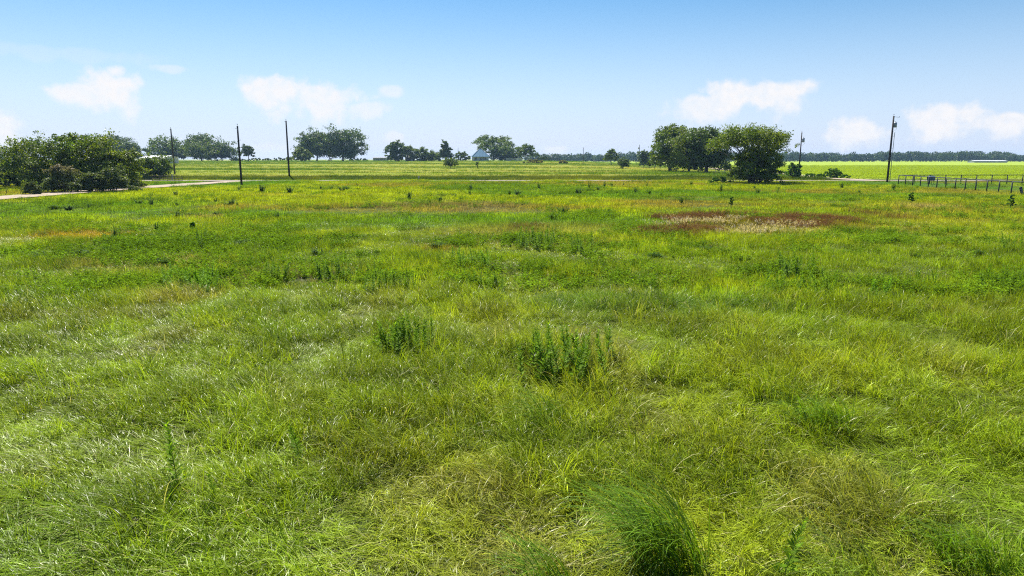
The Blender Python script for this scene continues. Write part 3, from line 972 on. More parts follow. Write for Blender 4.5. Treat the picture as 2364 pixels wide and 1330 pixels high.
def build_trees():
    T = tree_px
    # copse by the gravel drive
    G = 'trees of the copse beside the gravel drive'
    T('small_tree', 'low dark tree at the outer end of the copse beside the bare pasture', 20, 425, 362, 95, d=104, style='round', seed=1, green='dark', leaf=.26, n=4200, clear=.02, gap=.25)
    T('small_tree', 'broad green tree of the copse behind the smallest round bush', 92, 428, 314, 150, d=100, style='round', seed=2, lobes=17, green='lime', leaf=.26, n=7500, clear=.03, gap=.5)
    T('small_tree', 'tallest tree of the copse with ragged upright top twigs', 172, 428, 300, 105, d=98, style='round', seed=3, lobes=17, green='oak', leaf=.26, n=6200, clear=.03, gap=.55)
    T('small_tree', 'leafy tree of the copse rising just behind the two rounded cedar bushes', 226, 428, 311, 120, d=97, style='round', seed=4, lobes=17, green='lime', leaf=.26, n=6600, clear=.03, gap=.5)
    T('small_tree', 'bright green drooping tree at the end of the copse nearest the gate', 282, 424, 344, 92, d=99, style='round', seed=5, lobes=17, green='lime', leaf=.26, n=5000, clear=.02, gap=.3)
    T('small_tree', 'rounded leaning tree standing over the low pipe barrier', 358, 402, 360, 76, d=140, style='round', seed=6, green='oak', leaf=.32, n=4600, clear=.16, gap=.25)
    T('cedar_bush', 'grey green bush with dry pinkish twigs at its top, in front of the copse', 148, 440, 380, 98, d=86, style='bush', seed=7, green='cedar', leaf=.17, n=7500, cat='bush', tip=(.15, .125, .075), gap=.2)
    T('cedar_bush', 'wide grey green bush beside the drive, at the gate end', 262, 438, 386, 108, d=88, style='bush', seed=8, green='cedar', leaf=.17, n=7500, cat='bush', gap=.2)
    T('cedar_bush', 'rounded grey green bush wedged between two larger bushes of the copse', 212, 438, 398, 66, d=87, style='bush', seed=108, green='cedar', leaf=.17, n=4200, cat='bush', gap=.2)
    T('cedar_bush', 'smallest round bush alone at the edge of the gravel drive', 77, 447, 420, 42, d=80, style='bush', seed=9, green='cedar', leaf=.15, n=3000, cat='bush', gap=.15)
    # large trees on the rise
    T('oak_tree', 'large spreading tree rising behind the copse', 258, 372, 312, 90, d=420, style='round', clear=.1, seed=10, green='dark', leaf=.8, n=3000)
    T('oak_tree', 'lower spreading tree behind the copse, sloping to the white barn', 298, 372, 330, 66, d=415, style='round', seed=11, green='dark', leaf=.75, n=2200)
    T('oak_tree', 'spreading tree right behind the white metal barn', 388, 372, 320, 84, d=440, style='round', clear=.06, seed=12, green='oak', leaf=.8, n=3000)
    T('oak_tree', 'tall layered tree of the group beyond the barn', 466, 372, 309, 78, d=450, style='round', clear=.15, seed=13, green='dark', leaf=.8, n=2800)
    T('oak_tree', 'rounded tree standing before the tall layered one', 466, 374, 328, 62, d=430, style='round', seed=14, green='oak', leaf=.7, n=2600, gap=.25)
    T('oak_tree', 'sloping dark tree at the open end of the group beyond the barn', 513, 373, 331, 62, d=440, style='round', seed=15, green='dark', leaf=.7, n=2600)
    T('young_tree', 'small ragged tree between the two bare utility poles', 574, 375, 337, 34, d=400, style='airy', seed=16, green='dark', leaf=.6, n=1300, gap=.5)
    T('leafy_shrub', 'bright yellow green rounded shrub under the great pair of trees', 697, 375, 342, 56, d=395, style='bush', seed=17, green='lime', leaf=.6, n=2400, cat='shrub')
    T('oak_tree', 'airy tree of the great pair with branches showing through', 732, 373, 306, 84, d=430, style='round', clear=.2, seed=18, green='dark', leaf=.8, n=3600, gap=.45)
    T('oak_tree', 'widest dense tree of the great pair on the rise', 792, 374, 297, 96, d=425, style='round', seed=19, green='dark', leaf=.8, n=4600, clear=.10)
    T('oak_tree', 'wind swept dense tree beside the small shed', 913, 374, 326, 44, d=420, style='round', seed=20, green='dark', leaf=.7, n=2400, clear=.02)
    T('young_tree', 'light green tree leaning over the small shed', 941, 372, 336, 40, d=428, style='airy', seed=21, green='lime', leaf=.6, n=1500)
    T('young_tree', 'plump mid green tree next to the small shed', 972, 374, 341, 34, d=425, style='round', seed=22, green='oak', leaf=.6, n=1600, clear=.02)
    T('young_tree', 'low mid green tree next to the tall narrow one', 999, 374, 350, 44, d=430, style='round', seed=23, green='oak', leaf=.6, n=1600, clear=.02)
    T('cedar_tree', 'tall narrow dark tree standing beyond the lone bush in the hay field', 1028, 374, 324, 34, d=415, style='cone', seed=24, green='dark', leaf=.6, n=2200, gap=.25)
    T('leafy_shrub', 'low leafy shrubs mass beside the blue roofed house', 1066, 374, 351, 46, d=440, style='bush', seed=25, green='oak', leaf=.6, n=1700, cat='shrub')
    T('oak_tree', 'big open crowned tree rising behind the blue roofed house', 1140, 373, 313, 84, d=465, style='spread', seed=26, green='oak', leaf=.75, n=2600, gap=.5)
    T('oak_tree', 'dense dark tree beside the blue roofed house', 1164, 374, 338, 56, d=455, style='round', seed=27, green='oak', leaf=.7, n=2600, clear=.02, gap=.2)
    T('oak_tree', 'open headed tree above the golden shrub', 1214, 374, 333, 46, d=430, style='airy', seed=28, green='oak', leaf=.65, n=1700, gap=.4)
    T('leafy_shrub', 'low dark shrub behind the grey board fence', 1190, 373, 352, 40, d=450, style='bush', seed=29, green='oak', leaf=.6, n=1300, cat='shrub')
    # hay field
    T('field_bush', 'dark round headed bush tree alone in the hay field', 1040, 395, 366, 32, d=238, style='round', seed=30, green='oak', leaf=.34, n=2000, cat='bush', clear=.28, gap=.2)
    T('sapling', 'thin post-like sapling with a tiny crown in the hay field', 1102, 396, 374, 9, d=238, style='airy', seed=31, green='oak', leaf=.3, n=240, cat='sapling', lobes=5, trunk_r=.13)
    T('field_bush', 'golden yellow shrub spreading wide at the end of the hay field', 1232, 385, 368, 54, d=330, style='bush', seed=32, green='yellow', leaf=.42, n=2300, cat='bush')
    T('field_bush', 'small yellowish shrub alone in the open hay field', 1299, 385, 370, 26, d=325, style='bush', seed=33, green='yellow', leaf=.42, n=1000, cat='bush')
    T('young_tree', 'airy tree with dead twigs reaching out, above the hay field', 1411, 381, 346, 34, d=330, style='airy', seed=34, green='oak', leaf=.5, n=1500)
    T('field_bush', 'dark low bush on a single stem in the hay field', 1438, 394, 366, 32, d=240, style='round', seed=35, green='dark', leaf=.34, n=1500, cat='bush', clear=.25)
    T('young_tree', 'small dark tree beside the far pole and the wood', 1487, 378, 347, 30, d=340, style='round', seed=36, green='dark', leaf=.5, n=1500, clear=.05)
    T('young_tree', 'rounded dark tree next to the great grove', 1513, 379, 349, 34, d=335, style='round', seed=37, green='dark', leaf=.5, n=1700, clear=.05, gap=.2)
    # grove at the bend
    T('pecan_tree', 'tall open sided tree at the outer end of the grove', 1546, 398, 289, 84, d=200, style='round', seed=38, green='oak', leaf=.42, n=6000, gap=.3, clear=.14)
    T('pecan_tree', 'broad mid green tree in the middle of the grove', 1590, 400, 302, 96, d=192, style='round', seed=39, green='lime', leaf=.42, n=7000, gap=.2, clear=.13)
    T('pecan_tree', 'darkest densest tree of the grove with a stout trunk', 1630, 402, 295, 92, d=188, style='round', seed=40, green='dark', leaf=.42, n=8000, gap=.12, clear=.14, trunk_r=.5)
    T('pecan_tree', 'umbrella crowned tree with bare limbs showing beneath its top', 1730, 420, 294, 172, d=120, style='umbrella', seed=41, green='lime', leaf=.28, n=9000, gap=.5, clear=.56, trunk_r=.28)
    T('leafy_shrub', 'dense leafy thicket grown up around the foot of the umbrella tree', 1744, 424, 334, 128, d=118, style='bush', seed=42, green='lime', leaf=.27, n=9500, cat='shrub', gap=.2)
    T('leafy_shrub', 'leafy bush at the foot of the pole beside the dirt track', 1833, 413, 376, 34, d=140, style='bush', seed=43, green='weed', leaf=.28, n=1900, cat='shrub')
    T('leafy_shrub', 'ragged shrub with an upright shoot on the crop field edge', 1922, 411, 388, 40, d=147, style='bush', seed=44, green='weed', leaf=.28, n=1600, cat='shrub')
    T('leafy_shrub', 'low spreading bush at the foot of the thicket', 1660, 424, 408, 66, d=118, style='bush', seed=45, green='weed', leaf=.22, n=1900, cat='shrub')
    for i, (x, b, t, w, dd) in enumerate([(1872, 411, 400, 36, 150), (1893, 411, 401, 30, 149), (1950, 412, 403, 30, 148), (1812, 404, 395, 40, 178), (1775, 402, 394, 34, 182)]):
        T('verge_bush', 'low weedy bush along the edge of the crop field', x, b, t, w, d=dd, style='bush', seed=60 + i, green='weed', leaf=.24, n=700, cat='bush', group='bushes along the crop field edge')
    for i, (x, t, w) in enumerate([(600, 365, 90), (650, 364, 80), (830, 366, 60), (550, 367, 40), (1255, 361, 40)]):
        T('hedge_bush', 'low distant hedge bush on the crest of the hay field', x, 373, t, w, d=462, style='bush', seed=70 + i, green='dark', leaf=.6, n=900, cat='bush', group='hedge bushes on the crest')


build_trees()


def build_far_wood():
    R = np.random.default_rng(99)
    Vs, Cs, Rs = [], [], []
    spots = []
    for x in np.arange(1225, 2480, 12.0):
        for row in range(2):
            px = x + R.uniform(-6, 6)
            d = R.uniform(880, 930) + row * 60
            hgt = 9.5 + 4.5 * float(vnoise(px * .028, 3.3)) + R.uniform(-2.2, 2.6) - (2.0 if px < 1500 else 0)
            spots.append((px, d, hgt, R.uniform(5.5, 10.5)))
    for px in np.arange(-60, 60, 9): spots.append((px, 860 + R.uniform(-20, 20), 9 + R.uniform(-1, 2), 7))
    for px, d, hgt, w in spots:
        q = at(px, 370, d); b = np.array([q.x, d, float(terrain(q.x, d))])
        n = 420
        dd = R.normal(0, 1, (n, 3)); dd /= np.linalg.norm(dd, axis=1)[:, None]
        P = b + np.array([0, 0, hgt * .52]) + dd * np.array([w, w, hgt * .48]) * R.uniform(.55, 1.0, (n, 1))
        P += R.normal(0, .35, (n, 3))
        P[:, 2] = np.maximum(P[:, 2], b[2] + .2)
        f = np.clip(R.uniform(0, .7) + R.normal(0, .2, n), 0, 1)[:, None]
        cols = np.array((.030, .062, .018)) * (1 - f) + np.array((.055, .095, .020)) * f
        V, C, r = leaf_cloud(R, P, dd, 1.7, cols, .8)
        Vs.append(V); Cs.append(C); Rs.append(r)
    me = quad_mesh('far_wood', np.concatenate(Vs), 4, {'col': np.concatenate(Cs), 'rnd': np.concatenate(Rs)}, M_LEAF)
    o = link(me, 'far_wood'); tag(o, 'distant bluish wood along the horizon beyond the crop field', 'wood', kind='stuff')


build_far_wood()


# ------------------------------------------------------------------ weeds one can count
def stalk_mesh(seed, h, leaves, leaf, spread, col):
    """One upright weed: stem with narrow leaves all round (local height h)."""
    R = np.random.default_rng(seed)
    V, rn = [], []
    bend = R.normal(0, .05, 2)

    def axis(u): return np.array([bend[0] * u * u * h, bend[1] * u * u * h, h * u])
    for k in range(leaves):
        u = .10 + .90 * (k / leaves) ** .9
        c = axis(u); az = 2.39996 * k + R.normal(0, .3)
        up = .25 + .9 * u + R.normal(0, .2)
        d = np.array([math.cos(az), math.sin(az), up]); d /= np.linalg.norm(d)
        sd = np.cross(d, [0, 0, 1.0]); sd /= np.linalg.norm(sd)
        l = leaf * (1.15 - .75 * u) * R.uniform(.7, 1.25) * spread; w = l * .34
        V += [c, c + d * l * .45 + sd * w * .5, c + d * l - np.array([0, 0, l * .12]), c + d * l * .45 - sd * w * .5]
        rn += [R.random()] * 4
    n = len(V)
    c0, c1 = (np.array(q) for q in GREENS[col])
    t = np.repeat(R.random(n // 4), 4)[:, None]
    C = np.concatenate([c0 * (1 - t) + c1 * t, np.ones((n, 1))], 1)
    lm = quad_mesh('leaves', np.array(V), 4, {'rnd': np.array(rn), 'col': C}, M_WEED)
    mb = MB(); mb.tube([axis(u) - np.array([0, 0, .03]) for u in (0, .35, .7, 1)], [.010, .008, .005, .002], 5)
    sm = bpy.data.meshes.new('stem'); sm.from_pydata(mb.v, [], mb.f); sm.materials.append(M_STEM)
    return lm, sm


M_STEM = noisy('weed_stem', (.06, .10, .03), (.12, .15, .05), 8, .7)


def bush_mesh(seed, col, stems=14, h=1.0):
    """A tufted many-stemmed weed of unit height."""
    R = np.random.default_rng(seed); V, rn = [], []; mb = MB()
    for s in range(stems):
        az = R.uniform(0, 6.28); til = abs(R.normal(.18, .16)); hh = h * R.uniform(.6, 1.0)
        tip = np.array([math.cos(az) * math.sin(til), math.sin(az) * math.sin(til), math.cos(til)]) * hh
        b = np.array([math.cos(az), math.sin(az), 0]) * R.uniform(0, .16)
        mb.tube([b - np.array([0, 0, .03]), b + tip * .5, b + tip], [.012, .009, .004], 4)
        for k in range(26):
            u = R.uniform(.08, 1.0); c = b + tip * u
            a2 = R.uniform(0, 6.28); d = np.array([math.cos(a2), math.sin(a2), R.uniform(.1, 1.3)]); d /= np.linalg.norm(d)
            sd = np.cross(d, [0, 0, 1.0]); sd /= np.linalg.norm(sd)
            l = .17 * R.uniform(.6, 1.3) * (1.15 - .5 * u); w = l * .36
            V += [c, c + d * l * .45 + sd * w * .5, c + d * l, c + d * l * .45 - sd * w * .5]
            rn += [R.random()] * 4
    n = len(V); c0, c1 = (np.array(q) for q in GREENS[col]); t = np.repeat(R.random(n // 4), 4)[:, None]
    C = np.concatenate([c0 * (1 - t) + c1 * t, np.ones((n, 1))], 1)
    lm = quad_mesh('foliage', np.array(V), 4, {'rnd': np.array(rn), 'col': C}, M_WEED)
    sm = bpy.data.meshes.new('stems'); sm.from_pydata(mb.v, [], mb.f); sm.materials.append(M_STEM)
    return lm, sm


GREENS['stalk'] = ((.085, .175, .010), (.180, .300, .014))
GREENS['tuft'] = ((.040, .105, .010), (.095, .185, .012))
GREENS['pale'] = ((.110, .250, .012), (.200, .350, .016))


def build_weeds():
    R = random.Random(5)
    stalks = [stalk_mesh(800 + i, 1.0, 80, .22, 1.0, 'stalk') for i in range(5)]
    pale = [stalk_mesh(820 + i, 1.0, 80, .23, 1.0, 'pale') for i in range(3)]

    def stalk(px, py, h, src, label, group):
        g = gnd(px, py)
        o = empty('weed_stalk', g, R.uniform(0, 6.28)); tag(o, label, 'weed', group)
        lm, sm = R.choice(src)
        sc = h * R.uniform(.68, 1.2); wd = sc * R.uniform(.8, 1.15)
        o.scale = (wd, wd, sc)
        a = link(lm, 'leaves', o); b = link(sm, 'stem', o)
        o.rotation_euler[0], o.rotation_euler[1] = R.gauss(0, .12), R.gauss(-.12, .14)
    ST = [  # px box of the bases, count, height, source, label
        (385, 650, 500, 684, 30, .62, pale, 'pale green upright weed in the thick stand beside the tan dry strip'),
        (612, 636, 660, 656, 14, .62, stalks, 'dark upright weed in the compact clump at the tan dry strip'),
        (735, 632, 800, 660, 20, .66, stalks, 'dark upright weed in the bushy stand at the end of the tan dry strip'),
        (805, 630, 885, 648, 12, .45, stalks, 'short dark weed in the trailing row next to the bushy stand'),
        (836, 664, 950, 686, 28, .62, stalks, 'dark upright weed in the row along the tall grass edge'),
        (1045, 660, 1168, 680, 18, .5, stalks, 'low dark weed in the sprawling stand before the bright grass'),
        (1048, 602, 1130, 622, 16, .6, pale, 'pale upright weed in the loose stand of the open meadow'),
        (1172, 562, 1282, 582, 24, .85, stalks, 'thin tall weed in the spiky row beside the rust speck'),
        (1322, 574, 1372, 588, 10, .75, stalks, 'dark weed in the small spiky clump of the open meadow'),
        (1785, 622, 1875, 650, 22, .75, stalks, 'tall thin weed in the upper part of the biggest stand'),
        (1752, 652, 1925, 694, 34, .62, stalks, 'dark weed in the lower part of the biggest stand'),
        (2090, 650, 2162, 675, 12, .5, stalks, 'dark weed in the open stand next to the biggest stand'),
        (2010, 668, 2062, 706, 8, .55, pale, 'pale weed scattered before the open stand'),
        (2262, 648, 2380, 680, 24, .6, stalks, 'dark weed in the dense stand below the pipe fence corner'),
        (2285, 566, 2370, 584, 10, .7, stalks, 'dark weed in the thin row below the pipe fence'),
        (878, 788, 1012, 832, 26, .70, stalks, 'fresh green weed in the stand amid tall grass, by itself'),
        (1195, 822, 1412, 898, 30, .78, stalks, 'slender dark weed in the wide stand amid tall grass'),
        (425, 556, 480, 576, 8, .7, stalks, 'dark weed in the row above the straw coloured grass'),
    ]
    for x0, y0, x1, y1, n, h, src, lab in ST:
        for _ in range(n):
            stalk(R.uniform(x0, x1), R.uniform(y0, y1), h * 1.02, src, lab, lab.split(' in the ')[-1] if ' in the ' in lab else 'scattered pale weeds')
    for (x, y, h, lab) in [(698, 1062, .8, 'lone dark spire weed rising from tall grass, thinner of the pair'), (415, 1140, .85, 'lone dark spire weed rising from tall grass, stoutest of all'),
                           (507, 1180, .7, 'short dark spire weed rising from tall grass near the stoutest spire'), (1805, 1345, .75, 'dark spire weed beside the great arching grass clump')]:
        stalk(x, y, h, stalks, lab, None)

    bushes = [bush_mesh(900 + i, 'tuft') for i in range(5)]

    def wbush(px, py, hpx, wpx, label, group=None, src=None, name='weed_bush'):
        g = gnd(px, py); h = hpx / FPX * g.y; w = wpx / FPX * g.y
        o = empty(name, g, R.uniform(0, 6.28)); tag(o, label, 'weed', group)
        lm, sm = R.choice(src or bushes)
        o.scale = (w / .75, w / .75, h)
        link(lm, 'foliage', o); link(sm, 'stems', o)
    for x, y, h, w in [(605, 444, 20, 22), (669, 446, 19, 20), (552, 440, 12, 12), (741, 440, 13, 10), (790, 442, 14, 18), (800, 440, 12, 14), (826, 432, 10, 8), (765, 438, 10, 14)]:
        wbush(x, y, h, w, 'rounded green weed in the pasture, near the two bare utility poles', 'weeds below the bare poles')
    for x, y, h, w in [(945, 462, 25, 18), (1015, 468, 18, 14), (1086, 440, 16, 16), (1085, 452, 16, 9), (1114, 428, 9, 9), (1176, 450, 12, 10), (1195, 452, 16, 26), (1244, 436, 16, 10), (1052, 428, 8, 8), (1048, 456, 10, 16)]:
        wbush(x, y, h, w, 'leafy green weed in the pasture before the hay field', 'weeds in the open pasture')
    for x, y, h, w in [(1395, 434, 16, 11), (1412, 433, 13, 9), (1360, 436, 22, 7), (1335, 448, 16, 24), (1467, 446, 15, 12), (1500, 450, 14, 11), (1525, 455, 12, 9), (1573, 470, 19, 13), (1439, 430, 9, 6), (1494, 432, 10, 8), (1596, 428, 10, 12), (1380, 440, 10, 12)]:
        wbush(x, y, h, w, 'leafy green weed in the pasture in front of the grove', 'weeds in front of the grove')
    for x, y, h, w in [(1665, 443, 19, 11), (1749, 449, 16, 15), (1797, 440, 11, 8), (1943, 435, 16, 13), (2063, 440, 18, 16), (1742, 436, 8, 10), (1985, 446, 8, 10)]:
        wbush(x, y, h, w, 'dark tufted weed in the pasture between the thicket and the pipe fence', 'weeds near the thicket and fence')
    for x, y, h, w in [(1302, 494, 18, 30), (1277, 511, 20, 26), (1405, 495, 14, 12), (1385, 492, 9, 20)]:
        wbush(x, y, h, w, 'spreading green weed on the pasture next to the dark rust patch', 'weeds next to the rust patch')
    for x, y, h, w in [(530, 474, 15, 30), (498, 468, 14, 9), (548, 476, 10, 8), (641, 508, 20, 16), (415, 503, 18, 22), (440, 500, 10, 20), (500, 498, 12, 22), (460, 500, 9, 18), (350, 476, 22, 18), (320, 472, 13, 20), (405, 452, 14, 14), (410, 476, 12, 12)]:
        wbush(x, y, h, w, 'dark weed clump in the yellowish pasture beside the gravel drive', 'weeds beside the drive')
    for x, y, h, w in [(268, 555, 34, 22), (258, 556, 18, 34), (362, 534, 24, 16), (153, 522, 18, 16), (98, 548, 16, 24), (330, 552, 14, 22), (365, 552, 16, 36), (120, 519, 14, 10), (290, 540, 12, 10), (385, 550, 12, 10), (208, 484, 16, 14), (120, 484, 12, 30), (160, 486, 14, 34)]:
        wbush(x, y, h, w, 'dark leafy weed by the orange flowered streak', 'weeds by the orange streak')
    for x, y, h, w in [(190, 596, 22, 44), (250, 588, 18, 40), (90, 600, 20, 50), (380, 612, 20, 44), (560, 566, 14, 40), (640, 560, 12, 36), (735, 590, 18, 36), (1010, 574, 18, 44), (1420, 672, 18, 44), (1500, 668, 20, 36), (2060, 560, 12, 46), (2260, 590, 14, 40), (1640, 584, 16, 50), (1710, 604, 14, 44), (2120, 596, 12, 40), (1520, 596, 14, 50)]:
        wbush(x, y, h, w, 'low broad weed mound in the green meadow strip', 'weed mounds of the meadow strip')

    # saplings
    def sapling(px, base, top, wpx, label, seed):
        g = gnd(px, base); t = at(px, top, g.y)
        make_tree('sapling', label, g, t.z - g.z, wpx / FPX * g.y, style='airy', seed=seed, green='weed', leaf=.11, n=420, cat='sapling', lobes=9, trunk_r=.022, gap=.3)
    sapling(1688, 482, 455, 14, 'upright leafy sapling just beyond the dark rust patch', 301)
    sapling(2102, 474, 444, 16, 'narrow sapling before the pipe fence, by the bleached grass strip', 302)
    sapling(2331, 487, 449, 20, 'bushy leaning sapling below the end of the pipe fence', 303)
    sapling(446, 536, 514, 18, 'forked little sapling in the pasture below the drive', 304)


build_weeds()


def build_clumps():
    """Large arching clumps of coarse grass that stand out from the sward."""
    m, nt, N, L = new_mat('coarse_grass'); bpy.data.materials.remove(m)
    mat = leafy('coarse_grass_blade', 'mesh', trans=.36, rough=.38, spec=.15, var=.5)
    for px, py, h, n, rad, label in [(1545, 1300, 1.35, 420, .40, 'great arching clump of coarse dark green grass in the foreground'),
                                     (1270, 1370, .85, 120, .26, 'smaller arching grass clump beside the great dark one'),
                                     (2240, 1300, .75, 160, .34, 'tangled clump of coarse grass with bent pale blades'),
                                     (1990, 1380, 1.0, 150, .3, 'sweeping clump of long yellow green grass blades'),
                                     (1905, 985, .9, 220, .45, 'dense tussock with a dark shaded side amid tall grass'),
                                     (1270, 985, .85, 130, .34, 'fine arching tuft of long bright blades')]:
        R = random.Random(int(px)); B = Blades()
        g = gnd(px, py)
        for i in range(n):
            a = R.uniform(0, 6.28); rr = rad * math.sqrt(R.random())
            az = WIND + R.gauss(0, .55)
            B.blade((rr * math.cos(a), rr * math.sin(a), -.03), h * R.uniform(.6, 1.15), az, abs(R.gauss(.1, .12)), R.uniform(.9, 2.0), R.uniform(.011, .020), R.random(), 6, R.gauss(0, .4))
        base = np.array((.115, .215, .012)) if 'yellow' not in label else np.array((.17, .25, .025))
        C = np.tile(np.append(base, 1), (len(B.v), 1))
        o = link(B.mesh('grass_clump', mat, {'col': C}), 'grass_clump', None, g)
        tag(o, label, 'grass clump')


build_clumps()


# ------------------------------------------------------------------ utility poles
def utility_pole(px, base, top, label, d=None, transformer=0, arm=False, riser=False, r=.15, bracket=None):
    if d is None: g = gnd(px, base)
    else:
        q = at(px, base, d); g = on(q.x, d)
    H = at(px, top, g.y).z - g.z
    root = empty('utility_pole', g); tag(root, label, 'pole')
    mb = MB(); mb.tube([(0, 0, -.3), (0, 0, H * .5), (0, 0, H)], [r, r * .86, r * .7], 12)
    mb.build('shaft', M_POLE, root, True)
    mb = MB(); mb.tube([(0, 0, H), (0, 0, H + .18), (0, 0, H + .2), (0, 0, H + .3), (0, 0, H + .36)], [.018, .018, .06, .07, .03], 8)
    mb.build('insulator', M_CERAM, root, True)
    mb = MB(); mb.box((0, -r * .8, H - .5), (.10, .06, .35)); mb.build('pin_bracket', M_STEEL, root)
    if bracket:
        for s, zz in bracket:
            mb = MB(); mb.tube([(0, -.02, H * zz), (s * .35, -.02, H * zz + .04), (s * .38, -.02, H * zz + .12)], [.022, .02, .035], 6)
            mb.build('spool_bracket', M_STEEL, root)
    if transformer:
        s = transformer; z = H - 1.55
        mb = MB(); c = (s * .42, -.02)
        mb.tube([(c[0], c[1], z - .42), (c[0], c[1], z - .40), (c[0], c[1], z + .38), (c[0], c[1], z + .46)], [.20, .25, .25, .17], 14)
        t = mb.build('transformer', M_STEEL, root, True)
        mb = MB(); mb.tube([(c[0], c[1], z + .44), (c[0], c[1], z + .58), (c[0], c[1], z + .72)], [.05, .06, .03], 8); mb.build('bushing', M_CERAM, t, True)
        mb = MB(); mb.box((s * .18, -.02, z + .2), (.12, .1, .08)); mb.box((s * .18, -.02, z - .2), (.12, .1, .08)); mb.build('mounting_bracket', M_STEEL, t)
        mb = MB(); mb.tube([(c[0] + s * .2, c[1], z - .4), (c[0] + s * .28, c[1], z - .7), (c[0] + s * .05, c[1], z - .9), (s * .2, c[1], z - 1.1)], [.014] * 4, 5); mb.build('drop_wire', M_BLACK, t)
    if arm:
        mb = MB(); mb.tube([(0, -.05, H - .12), (.5, -.05, H - .18), (1.0, -.05, H - .22)], [.03, .028, .025], 6)
        a = mb.build('side_arm', M_STEEL, root)
        mb = MB(); mb.tube([(.97, -.05, H - .2), (.97, -.05, H - .1), (.97, -.05, H - .04)], [.03, .045, .02], 6); mb.build('arm_insulator', M_CERAM, a)
    if riser:
        mb = MB(); mb.tube([(.42, -.05, -.1), (.42, -.05, H * .5), (.42, -.05, H - 2.9), (.46, -.05, H - 2.7)], [.05, .05, .05, .05], 8); mb.build('riser_pipe', M_STEEL, root, True)
        for zz in (.12, .32, .52, .7):
            mb = MB(); mb.box((.21, -.05, H * zz), (.44, .05, .05)); mb.build('standoff', M_STEEL, root)
    return root


utility_pole(404, 406, 297, 'bare wooden utility pole standing behind the low pipe barrier', d=168, r=.20, bracket=[(-1, .97)])
utility_pole(558, 428, 291, 'bare wooden utility pole with side bracket, on the pasture side of the road', r=.17, bracket=[(-1, .955), (1, .76)])
utility_pole(668, 408, 279, 'tallest bare wooden utility pole, on the bank across the road', d=141, r=.19, bracket=[(-1, .98)])
utility_pole(1790, 402, 312, 'leaning topped utility pole half hidden by the umbrella tree', d=185, r=.17, transformer=-1)
utility_pole(1843, 413, 306, 'thin utility pole with one transformer, by the dirt track', d=143, r=.14, transformer=1)
utility_pole(2048, 421, 268, 'utility pole with transformer, arm and riser pipe at the fence corner', r=.19, transformer=1, arm=True, riser=True)
utility_pole(1346, 379, 341, 'short plain pole far off in the hay field', d=330, r=.16)
utility_pole(1475, 380, 335, 'distant utility pole among the small dark trees', d=345, r=.16, transformer=-1)
utility_pole(1058, 374, 342, 'distant slim pole beside the blue roofed house', d=440, r=.16)


# ------------------------------------------------------------------ pipe fence, feeder and small things
def build_fence():
    A, B, C = Vector((63.8, 114, 0)), Vector((59.2, 79.5, 0)), Vector((112, 117, 0))
    root = empty('pipe_fence', on(A.x, A.y)); tag(root, 'dark green single rail pipe fence enclosing the small green paddock', 'fence')
    o = root.location
    HT = 1.5

    def run(p, q, step, first):
        L = (q - p).length; n = int(L / step)
        pts = [p.lerp(q, i / n) for i in range(n + 1)]
        for i, w in enumerate(pts):
            if i == 0 and not first: continue
            z = float(terrain(w.x, w.y)) - o.z
            mb = MB(); mb.tube([(w.x - o.x, w.y - o.y, z - .2), (w.x - o.x, w.y - o.y, z + HT)], [.075, .075], 8)
            mb.build('post', M_PIPE, root, True)
        for a, b in zip(pts[:-1], pts[1:]):
            za, zb = float(terrain(a.x, a.y)) - o.z + HT, float(terrain(b.x, b.y)) - o.z + HT
            mb = MB(); mb.tube([(a.x - o.x, a.y - o.y, za), (b.x - o.x, b.y - o.y, zb)], [.06, .06], 8)
            mb.build('rail', M_PIPE, root, True)
            for k in (.35, .7):
                mb = MB(); mb.tube([(a.x - o.x, a.y - o.y, za - HT * k), (b.x - o.x, b.y - o.y, zb - HT * k)], [.006, .006], 4)
                mb.build('wire', M_PIPE, root)
    run(A, B, 2.62, True)
    run(B, B + (B - A).normalized() * 8, 2.62, False)
    run(A, C, 2.55, False)


build_fence()


